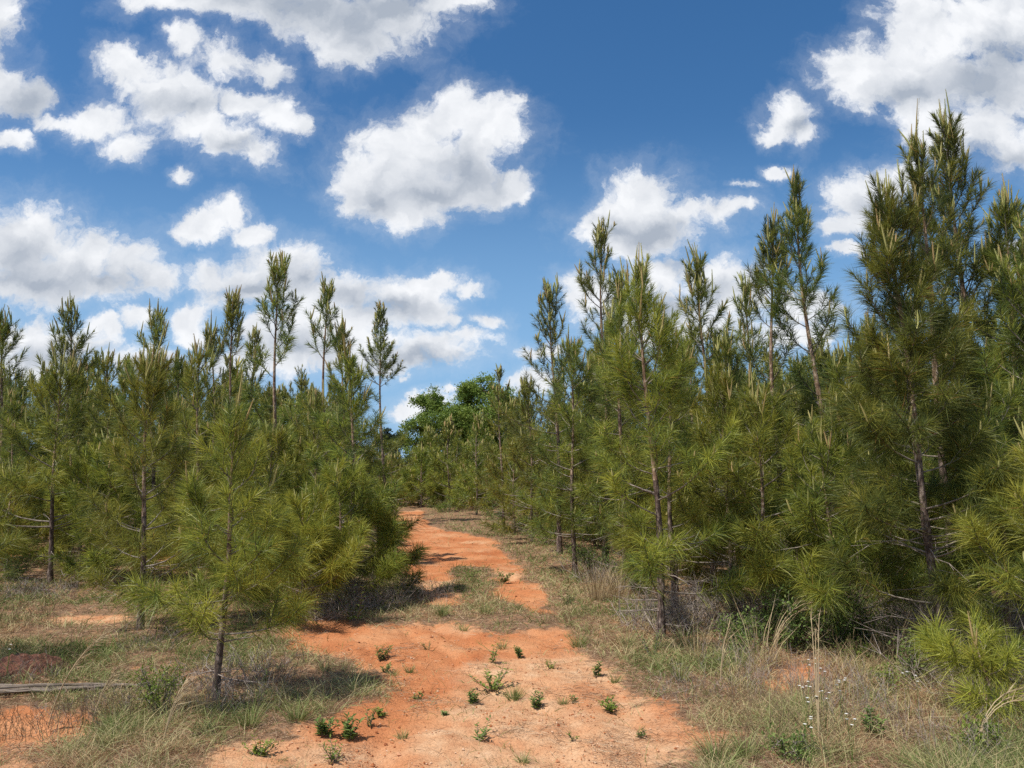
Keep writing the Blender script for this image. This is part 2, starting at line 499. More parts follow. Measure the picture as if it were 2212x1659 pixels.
# ------------------------------------------------------------------ mesh assembly
class MB:
    """collects vertex / face arrays for ONE mesh object"""
    def __init__(self):
        self.v = []; self.t = []; self.f3 = []; self.f4 = []; self.n = 0

    def add(self, v, f, tint=0.5):
        v = np.asarray(v, float).reshape(-1, 3)
        f = np.asarray(f, np.int64)
        self.v.append(v)
        self.t.append(np.broadcast_to(np.asarray(tint, float), (len(v),)) if np.ndim(tint) == 0 else np.asarray(tint, float))
        (self.f3 if f.shape[1] == 3 else self.f4).append(f + self.n)
        self.n += len(v)

    def add_more(self, v, f3, f4, tint):
        base = self.n
        self.add(v, f3, tint)
        self.f4.append(np.asarray(f4, np.int64) + base)

    def mesh(self, name, m, smooth=False):
        me = bpy.data.meshes.new(name)
        if self.n == 0:
            return me
        v = np.concatenate(self.v); t = np.concatenate(self.t)
        f3 = np.concatenate(self.f3) if self.f3 else np.zeros((0, 3), np.int64)
        f4 = np.concatenate(self.f4) if self.f4 else np.zeros((0, 4), np.int64)
        me.vertices.add(len(v)); me.vertices.foreach_set("co", v.astype(np.float32).ravel())
        li = np.concatenate([f3.ravel(), f4.ravel()]).astype(np.int32)
        me.loops.add(len(li)); me.loops.foreach_set("vertex_index", li)
        ls = np.concatenate([np.arange(len(f3)) * 3, len(f3) * 3 + np.arange(len(f4)) * 4]).astype(np.int32)
        me.polygons.add(len(ls)); me.polygons.foreach_set("loop_start", ls)
        me.polygons.foreach_set("use_smooth", np.full(len(ls), smooth, dtype=bool))
        a = me.attributes.new("tint", 'FLOAT', 'POINT'); a.data.foreach_set("value", t.astype(np.float32))
        me.update(calc_edges=True)
        me.materials.append(m)
        return me

    def obj(self, name, m, parent=None, smooth=False):
        o = bpy.data.objects.new(name, self.mesh(name, m, smooth))
        COL.objects.link(o)
        if parent is not None:
            o.parent = parent
        return o


def tubes(mb, P, R, sides=5, tint=0.5, cap=True):
    """P (N,K,3) polylines, R (N,K) radii"""
    P = np.asarray(P, float); R = np.asarray(R, float)
    N_, K_, _ = P.shape
    if N_ == 0:
        return
    T = np.gradient(P, axis=1) if K_ > 2 else np.repeat((P[:, 1:] - P[:, :1]), 2, axis=1)
    T = unit(T)
    ref = np.where(np.abs(T[..., 2:3]) > 0.9, np.array([1.0, 0, 0]), np.array([0, 0, 1.0]))
    ref = np.broadcast_to(ref[:, :1], T.shape)
    A = unit(np.cross(ref, T)); B = np.cross(T, A)
    ang = np.arange(sides) / sides * 2 * np.pi
    V = P[:, :, None] + R[:, :, None, None] * (A[:, :, None] * np.cos(ang)[None, None, :, None] + B[:, :, None] * np.sin(ang)[None, None, :, None])
    idx = np.arange(N_ * K_ * sides).reshape(N_, K_, sides)
    a = idx[:, :-1]; b = idx[:, 1:]
    a2 = np.roll(a, -1, axis=2); b2 = np.roll(b, -1, axis=2)
    F = np.stack([a, a2, b2, b], -1).reshape(-1, 4)
    mb.add(V.reshape(-1, 3), F, tint)


def blades(mb, base, d, L, W, bend, tint, rng, seg=2, down=None):
    """thin tapering blades: base (N,3), direction d, length, width, bend vector"""
    n = len(base)
    if n == 0:
        return
    r = unit(rng.normal(size=(n, 3)))
    s = unit(np.cross(d, r)) * (W[:, None] * 0.5)
    if seg == 1:
        v = np.stack([base - s, base + s, base + d * L[:, None] + bend], 1)
        f = np.arange(n * 3).reshape(n, 3)
        mb.add(v.reshape(-1, 3), f, np.repeat(tint, 3))
    else:
        mid = base + d * (L * 0.5)[:, None] + bend * 0.25
        tip = base + d * L[:, None] + bend
        v = np.stack([base - s, base + s, mid + s * 0.8, mid - s * 0.8, tip], 1)
        i = np.arange(n)[:, None] * 5
        mb.add_more(v.reshape(-1, 3), i + np.array([[3, 2, 4]]), i + np.array([[0, 1, 2, 3]]), np.repeat(tint, 5))


def leaves(mb, base, d, nrm, L, W, tint, fold=0.25):
    """leaf blades folded along the midrib"""
    n = len(base)
    d = unit(d)
    s = unit(np.cross(d, nrm)); u = np.cross(s, d)
    mid = base + d * (L * 0.45)[:, None]
    w = (W * 0.5)[:, None]
    tip = base + d * L[:, None] - u * (L * 0.12)[:, None]
    v = np.stack([base, mid + s * w + u * w * fold, tip, mid - s * w + u * w * fold], 1)
    i = np.arange(n)[:, None] * 4
    f = np.concatenate([i + np.array([[0, 1, 2]]), i + np.array([[0, 2, 3]])])
    mb.add(v.reshape(-1, 3), f, np.repeat(tint, 4))


def link_empty(name, loc, label, cat, group=None, rz=0.0, s=1.0):
    o = bpy.data.objects.new(name, None)
    COL.objects.link(o)
    o.empty_display_size = 0.1
    o.location = loc
    o.rotation_euler = (0, 0, rz)
    o.scale = (s, s, s)
    tag(o, label, cat, group)
    return o


def tag(o, label=None, cat=None, group=None, kind=None):
    if label: o["label"] = label
    if cat: o["category"] = cat
    if group: o["group"] = group
    if kind: o["kind"] = kind
    return o


# ------------------------------------------------------------------ the pine
def pine_geometry(seed, H, lean=(0, 0), R=0.7, cb=0.5, gaps=(), lod=0, warm=0.5, candles=1.0, dead=6, fullness=1.0, curve=0.0, step=0.30, up=1.0, lowfill=0.15, dist=None):
    rng = np.random.default_rng(seed)
    # trunk centre line
    nT = 22
    t = np.linspace(0, 1, nT)
    ph = rng.uniform(0, 6.28, 4)
    amp = 0.010 * H
    cx = lean[0] * t + curve * np.sin(t * np.pi) + amp * (np.sin(t * 7 + ph[0]) - np.sin(ph[0])) * t ** 0.5
    cy = lean[1] * t + amp * (np.sin(t * 6 + ph[1]) - np.sin(ph[1])) * t ** 0.5
    C = np.stack([cx, cy, t * H], 1)
    C[0, 2] = -0.06
    r0 = 0.010 + 0.0066 * H
    R = R * 1.28; cb = max(0.10, cb * 0.72 - lowfill)
    RT = r0 * (1 - t) ** 0.85 + 0.005
    RT[0] *= 1.35; RT[1] *= 1.08

    def axis(h):
        q = np.clip(h / H, 0, 1)
        return np.array([np.interp(q, t, C[:, 0]), np.interp(q, t, C[:, 1]), h])

    low, upw, wood, dd = MB(), MB(), MB(), MB()
    ksplit = 9
    tubes(low, C[None, :ksplit + 1], RT[None, :ksplit + 1] * (1 + 0.12 * np.sin(np.arange(ksplit + 1) * 2.3)), 9)
    tubes(upw, C[None, ksplit:], RT[None, ksplit:] * (1 + 0.10 * np.sin(np.arange(nT - ksplit) * 2.9 + 1)), 7)
    SH = []      # foliated shoots: p0, p1, needle length scale, density, height share
    BR, BRr, TW, TWr = [], [], [], []
    CD = []      # candles: base, direction, length
    span = H - cb
    d = rng.uniform(0.16, 0.26)
    # leader
    p_top = axis(H); p_lead = axis(H - min(0.6, 0.2 * H + 0.1))
    SH.append((p_lead, p_top, 1.0, 1.2, 0.0))
    for k in range(rng.integers(3, 6)):
        CD.append((p_top - np.array([0, 0, 0.03]), unit(np.array([rng.normal() * .10, rng.normal() * .10, 1.0])), rng.uniform(0.18, 0.34) * (1.45 if k == 0 else 0.8) * candles ** 0.5))
    while d < span:
        x = d / span
        h = H - d
        ingap = any(g0 < d < g1 for g0, g1 in gaps)
        nb = rng.integers(3, 6) if x > 0.15 else rng.integers(4, 7)
        if ingap:
            nb = rng.integers(0, 2) if rng.random() < 0.35 else 0
        a0 = rng.uniform(0, 6.28)
        for k in range(nb):
            az = a0 + k * 6.283 / max(nb, 1) + rng.normal() * 0.3
            L = R * (0.20 + 0.80 * x ** 0.85) * rng.uniform(0.62, 1.18) * (1 - 0.35 * max(0, x - 0.85) / 0.15)
            if ingap: L *= 0.6
            L = max(L, 0.18)
            e0 = math.radians((74 - 76 * x ** 0.60) * up + rng.normal() * 7)
            e1 = min(math.radians(84), e0 + math.radians(18 + 26 * rng.random()))
            hp = h + rng.normal() * 0.05
            p = axis(hp)
            pts = [p]
            K5 = 6
            wob = rng.normal() * 0.25
            for j in range(1, K5):
                f = j / (K5 - 1)
                e = e0 + (e1 - e0) * f ** 1.6
                aa = az + wob * f
                dv = np.array([math.cos(aa) * math.cos(e), math.sin(aa) * math.cos(e), math.sin(e)])
                p = p + dv * (L / (K5 - 1))
                pts.append(p)
            pts = np.array(pts)
            BR.append(pts)
            rb = 0.0035 + 0.009 * L * (1 - 0.3 * rng.random())
            BRr.append(np.linspace(rb, 0.0028, K5))
            f0 = 0.12 + 0.44 * x
            # needles on the outer part of the branch itself
            js = int(math.floor(f0 * (K5 - 1)))
            for j in range(js, K5 - 1):
                SH.append((pts[j], pts[j + 1], 1.0, 0.55 if j < K5 - 2 else 1.0, x))
            # side shoots
            ns = max(2, int(L / 0.155 * fullness + rng.random()))
            for s in range(ns):
                f = f0 + (1 - f0) * (s + rng.random()) / ns
                q = f * (K5 - 1); j = min(int(q), K5 - 2)
                b = pts[j] + (pts[j + 1] - pts[j]) * (q - j)
                dv = unit(pts[j + 1] - pts[j])
                side = unit(np.cross(dv, np.array([0, 0, 1.0]) + rng.normal(size=3) * 0.25)) * (1 if (s + k) % 2 else -1)
                sd = unit(dv * rng.uniform(0.6, 1.1) + side * rng.uniform(0.4, 0.9) + np.array([0, 0, rng.uniform(0.1, 0.65)]))
                sl = rng.uniform(0.13, 0.28) * (0.8 + 0.35 * L) * (1.15 - 0.45 * (f - f0) / (1 - f0))
                e = b + sd * sl + np.array([0, 0, sl * 0.18])
                TW.append([b, e]); TWr.append([0.0032, 0.0022])
                SH.append((b + (e - b) * 0.12, e, 0.95, 1.0, x))
                if rng.random() < 0.34 * candles * (1.0 - x):
                    CD.append((e, unit(np.array([rng.normal() * .15, rng.normal() * .15, 1.0]) + sd * 0.25), rng.uniform(0.03, 0.10)))
            if rng.random() < 0.85 * min(1, candles) * (1.15 - x):
                for q in range(rng.integers(1, 4) if x < 0.35 else 1):
                    CD.append((pts[-1], unit(np.array([rng.normal() * .24, rng.normal() * .24, 1.0]) + unit(pts[-1] - pts[-2]) * 0.35), rng.uniform(0.10, 0.26) * (1.3 - 0.9 * x) * candles ** 0.5))
        d += step * rng.uniform(0.72, 1.25) * (0.75 + 0.5 * x)
    # dead lower branches
    DB, DBr = [], []
    for k in range(dead):
        h = rng.uniform(0.12, max(0.3, cb + 0.35 * span * 0.5))
        az = rng.uniform(0, 6.28); L = rng.uniform(0.18, 0.75) * min(1.2, R)
        el = rng.uniform(-0.25, 0.45)
        p = axis(h); pts = [p]
        for j in range(1, 5):
            dv = np.array([math.cos(az + 0.12 * j * rng.normal()), math.sin(az), math.tan(el) + 0.10 * rng.normal()])
            p = p + unit(dv) * L / 4; pts.append(p)
        DB.append(np.array(pts)); DBr.append(np.linspace(0.0055, 0.0015, 5))
        for q in range(2):
            b = pts[2 + q]; e = b + unit(rng.normal(size=3) * 0.5 + unit(pts[4] - pts[0])) * L * 0.4
            DB.append(b + (e - b) * np.linspace(0, 1, 5)[:, None]); DBr.append(np.linspace(0.0028, 0.001, 5))
    if DB: tubes(dd, np.array(DB), np.array(DBr), 4)
    if BR: tubes(wood, np.array(BR), np.array(BRr), 5 if lod == 0 else 4)
    if TW and lod < 2: tubes(wood, np.array(TW), np.array(TWr), 3)
    # needles
    W0 = min(0.017, max(0.0034, 0.00056 * dist)) if dist else (0.0048, 0.0080, 0.0135)[lod]
    per_m = 1.75 / W0 * fullness ** 0.3
    p0 = np.array([s[0] for s in SH]); p1 = np.array([s[1] for s in SH])
    ln = np.linalg.norm(p1 - p0, axis=1)
    dn = np.array([s[3] for s in SH])
    xs = np.array([s[4] for s in SH])
    cnt = np.maximum(3, (ln * per_m * dn + rng.random(len(SH))).astype(int))
    idx = np.repeat(np.arange(len(SH)), cnt)
    n = len(idx)
    tt = rng.random(n) ** 0.85
    ax = unit(p1 - p0)[idx]
    base = p0[idx] + (p1 - p0)[idx] * tt[:, None]
    rad = unit(np.cross(ax, rng.normal(size=(n, 3))))
    th = np.radians(42 + 24 * np.minimum(1, 1.6 * xs[idx]) - 30 * tt + rng.normal(size=n) * 9)
    nd_ = unit(ax * np.cos(th)[:, None] + rad * np.sin(th)[:, None])
    shoot_tint = np.clip(rng.normal(0, 0.17, len(SH)), -0.35, 0.35)
    Ln = (0.195 + 0.03 * rng.normal(size=n)) * (0.50 + 0.62 * xs[idx] ** 0.7) * (1.1 - 0.3 * tt)
    Ln = np.clip(Ln, 0.07, 0.29)
    tint = np.clip(warm + shoot_tint[idx] + rng.normal(size=n) * 0.17, 0.0, 0.92)
    brown = rng.random(n) < 0.012
    tint[brown] = 1.0
    bend = np.zeros((n, 3)); bend[:, 2] = -Ln * rng.uniform(0.02, 0.34, n) * (0.5 + xs[idx])
    bend += rng.normal(size=(n, 3)) * (Ln * 0.06)[:, None]
    ned = MB()
    blades(ned, base, nd_, Ln, np.full(n, W0) * rng.uniform(0.8, 1.25, n), bend, tint, rng, seg=2 if lod == 0 else 1)
    # candles
    cb_ = np.array([c[0] for c in CD]); cd_ = np.array([c[1] for c in CD]); cl_ = np.array([c[2] for c in CD])
    can = MB()
    pts = cb_[:, None] + cd_[:, None] * cl_[:, None, None] * np.linspace(0, 1, 4)[None, :, None]
    pts[:, 1:, 0] += rng.normal(size=(len(CD), 1)) * 0.006
    wr = max(1.0, W0 / 0.0046)
    tubes(can, pts, np.array([0.0072, 0.0080, 0.0064, 0.002])[None] * np.ones((len(CD), 1)) * wr, 5 if lod == 0 else 4,
          np.repeat(rng.random(len(CD)), 4 * (5 if lod == 0 else 4)))
    cn = np.maximum(4, (cl_ * (420, 200, 70)[lod]).astype(int))
    ci = np.repeat(np.arange(len(CD)), cn); m = len(ci)
    tq = rng.random(m)
    rad = unit(np.cross(cd_[ci], rng.normal(size=(m, 3))))
    dq = unit(cd_[ci] * 0.85 + rad * 0.6)
    blades(can, cb_[ci] + cd_[ci] * (cl_[ci] * tq)[:, None], dq, rng.uniform(0.012, 0.034, m) * (1.1 - 0.6 * tq), np.full(m, 0.0024 * wr),
           np.zeros((m, 3)), rng.random(m), rng, seg=1)
    return dict(low=low, up=upw, wood=wood, dead=dd, needles=ned, candles=can)


def pine_meshes(tagname, **kw):
    g = pine_geometry(**kw)
    out = [("trunk", g['low'].mesh("trunk", M_BARK, True)), ("upper_trunk", g['up'].mesh("upper_trunk", M_BARK_UP, True)),
           ("branches", g['wood'].mesh("branches", M_TWIG, True)), ("crown", g['needles'].mesh("crown", M_NEEDLE)),
           ("new_shoots", g['candles'].mesh("new_shoots", M_CANDLE))]
    if g['dead'].n:
        out.append(("dead_branches", g['dead'].mesh("dead_branches", M_DEAD, True)))
    return out


def place_pine(meshes, loc, label, group=None, rz=0.0, s=1.0, cat="pine tree", name="pine_tree"):
    root = link_empty(name, loc, label, cat, group, rz, s)
    for nm, me in meshes:
        o = bpy.data.objects.new(nm, me)
        COL.objects.link(o)
        o.parent = root
    return root


exec_order = []
# ------------------------------------------------------------------ ground sheet
def spaced(near, lo, hi, step, growth, lim):
    mid = list(np.arange(lo, hi + 1e-6, step))
    s = step; p = mid[-1]; up_ = []
    while p < lim:
        s *= growth; p += s; up_.append(p)
    return mid, up_


def build_ground():
    m, u = spaced(0, 0.0, 5.0, 0.045, 1.055, 700.0)
    xs = np.array(sorted([-q for q in m[1:]] + [-q for q in u] + m + u))
    m, u = spaced(0, 3.2, 12.0, 0.05, 1.04, 900.0)
    back = []
    p, s = 3.2, 0.3
    while p > -60:
        s *= 1.15; p -= s; back.append(p)
    ys = np.array(sorted(back) + m + u)
    X, Y = np.meshgrid(xs, ys)
    Z = height(X.ravel(), Y.ravel())
    V = np.stack([X.ravel(), Y.ravel(), Z], 1)
    ny, nx = X.shape
    i = np.arange(ny * nx).reshape(ny, nx)
    F = np.stack([i[:-1, :-1], i[:-1, 1:], i[1:, 1:], i[1:, :-1]], -1).reshape(-1, 4)
    mb = MB(); mb.add(V, F)
    o = mb.obj("ground", ground_material(), smooth=True)
    b = bare(V[:, 0], V[:, 1])
    a = o.data.attributes.new("bare", 'FLOAT', 'POINT'); a.data.foreach_set("value", b.astype(np.float32))
    x, y = V[:, 0], V[:, 1]
    sand = 1.0 * sstep(0.38, 0.66, fbm(x * 1.1 + 3, y * 1.1, 77, 4) + 0.35 * np.exp(-((x - 0.8) ** 2 / 1.6 + (y - 4.6) ** 2 / 1.2)) - 0.10 * sstep(5.5, 9, y))
    a = o.data.attributes.new("sand", 'FLOAT', 'POINT'); a.data.foreach_set("value", sand.astype(np.float32))
    tag(o, kind="structure")


build_ground()

# ------------------------------------------------------------------ grass, litter and pebbles
def scatter(n, rng, y0=3.3, y1=36, u=0.86, p=1.0):
    """points whose density falls with distance"""
    q = rng.random(n)
    Y = 1.0 / (1.0 / y0 + (1.0 / y1 - 1.0 / y0) * q)
    X = rng.uniform(-u, u, n) * Y
    return X, Y


def corridor(Y):
    l = np.interp(Y, [4, 8, 11, 14, 18, 23, 31, 33, 34], [-3.2, -2.6, -2.2, -2.5, -3.3, -4.4, -6.2, -7, -7])
    r = np.interp(Y, [4, 6.2, 7.4, 10, 14.6, 20, 31, 33, 34], [3.8, 3.0, 1.8, 1.7, 1.3, 0.9, 0.1, -7, -7])
    return l, r


def build_grass():
    rng = np.random.default_rng(4)
    n = 560000
    x, y = scatter(n, rng)
    b = bare(x, y)
    clump = fbm(x * 1.7, y * 1.7, 61, 3)
    tuft = fbm(x * 7.0, y * 7.0, 67, 2)
    cl_, cr_ = corridor(y)
    inner = sstep(0.3, 0.9, x - cl_) * sstep(-0.2, 0.5, cr_ - x) * sstep(7.3, 9.5, y)
    clump = clump + 0.22 * inner
    keep = rng.random(n) < np.clip((1.02 - b) ** 1.8, 0.022, 1) * np.clip(0.26 + 3.4 * (clump - 0.45) + 2.2 * (tuft - 0.5), 0.07, 1.0)
    x, y, clump, tuft, inner = x[keep], y[keep], clump[keep], tuft[keep], inner[keep]
    n = len(x)
    b = bare(x, y)
    z = height(x, y)
    base = np.stack([x, y, z - 0.01], 1)
    tall = 0.35 + 1.1 * (fbm(x * 1.3, y * 1.3, 71, 3) - 0.35) + 0.8 * (fbm(x * 6, y * 6, 73, 2) - 0.5)
    tall = np.clip(tall, 0.05, 1.2)
    L = rng.gamma(3.6, 0.021, n) * (0.45 + 1.1 * tall) * (1 - 0.35 * b) + 0.025
    right = sstep(1.0, 2.2, x) * sstep(8.5, 6.0, y)
    L *= 1 + 0.5 * right
    L = np.clip(L, 0.03, 0.42)
    ang = rng.uniform(0, 6.28, n)
    tilt = np.abs(rng.normal(0.55, 0.55, n))
    d = unit(np.stack([np.cos(ang) * tilt, np.sin(ang) * tilt, np.ones(n)], 1))
    bend = np.stack([np.cos(ang) * L * 0.35, np.sin(ang) * L * 0.35, -L * rng.uniform(0.05, 0.5, n)], 1)
    W = np.clip(0.00058 * y, 0.0026, 0.012) * rng.uniform(0.7, 1.5, n)
    dry = fbm(x * 0.8 + 40, y * 0.8, 81, 3) - 0.04
    centre = np.exp(-((x + 0.6 - 0.0 * y) ** 2) / 2.0) * sstep(6.5, 9, y)
    patch = fbm(x * 3.3 + 9, y * 3.3, 87, 2)
    tint = np.clip(0.50 + 1.5 * (dry - 0.5) + 0.9 * (patch - 0.5) + 0.26 * right - 0.16 * inner - 0.12 * sstep(5.5, 4.2, y) * sstep(0.5, -1, x) + rng.normal(size=n) * 0.24, 0, 1)
    mb = MB()
    blades(mb, base, d, L, W, bend, tint, rng, seg=2)
    tag(mb.obj("grass", M_GRASS), "thin mixed green and straw coloured grass covering the ground beside the dirt track", "grass", kind="stuff")

    # litter: straw, needles and twigs lying on the soil
    n = 230000
    x, y = scatter(n, rng, 3.3, 22)
    b = bare(x, y)
    pat = fbm(x * 3.1, y * 3.1, 91, 3)
    keep = rng.random(n) < np.where(b > 0.5, np.clip(3.2 * (pat - 0.49), 0.03, 1) * np.where(x < -2.2, 1.4, 0.8), 0.9)
    x, y = x[keep], y[keep]; n = len(x)
    z = height(x, y) + rng.uniform(0.002, 0.018, n)
    a = rng.uniform(0, 6.28, n)
    d = unit(np.stack([np.cos(a), np.sin(a), np.where(b[keep] > 0.5, 0.05, 0.30) * rng.normal(size=n)], 1))
    L = rng.uniform(0.03, 0.13, n)
    mb = MB()
    blades(mb, np.stack([x, y, z], 1), d, L, np.clip(0.0005 * y, 0.002, 0.008) * rng.uniform(0.7, 1.4, n), rng.normal(size=(n, 3)) * [[0.01, 0.01, 0.002]], rng.random(n), rng, seg=1)
    tag(mb.obj("fallen_straw", M_LITTER), "brown fallen needles and straw lying over the soil", "litter", kind="stuff")

    # pebbles and crumbs of clay
    n = 26000
    x, y = scatter(n, rng, 3.3, 16, 0.6)
    b = bare(x, y)
    pat = fbm(x * 2.3, y * 2.3, 95, 3)
    keep = (b > 0.5) & (rng.random(n) < np.clip(3.5 * (pat - 0.38), 0.05, 1))
    x, y = x[keep], y[keep]; n = len(x)
    z = height(x, y)
    r = rng.gamma(1.6, 0.0021, n) + 0.0018
    oc = np.array([[1, 0, 0], [-1, 0, 0], [0, 1, 0], [0, -1, 0], [0, 0, 0.75], [0, 0, -0.75]], float)
    V = oc[None] * r[:, None, None] * rng.uniform(0.6, 1.3, (n, 6, 1))
    a = rng.uniform(0, 6.28, n); ca, sa = np.cos(a), np.sin(a)
    Vx = V[..., 0] * ca[:, None] - V[..., 1] * sa[:, None]; Vy = V[..., 0] * sa[:, None] + V[..., 1] * ca[:, None]
    V = np.stack([Vx + x[:, None], Vy + y[:, None], V[..., 2] + z[:, None] + r[:, None] * 0.35], -1)
    of = np.array([[0, 2, 4], [2, 1, 4], [1, 3, 4], [3, 0, 4], [2, 0, 5], [1, 2, 5], [3, 1, 5], [0, 3, 5]])
    F = (np.arange(n)[:, None, None] * 6 + of[None]).reshape(-1, 3)
    mb = MB(); mb.add(V.reshape(-1, 3), F, np.repeat(rng.random(n), 6))
    tag(mb.obj("gravel", M_PEBBLE), "small reddish pebbles and clay crumbs strewn on the bare track", "gravel", kind="stuff")


build_grass()

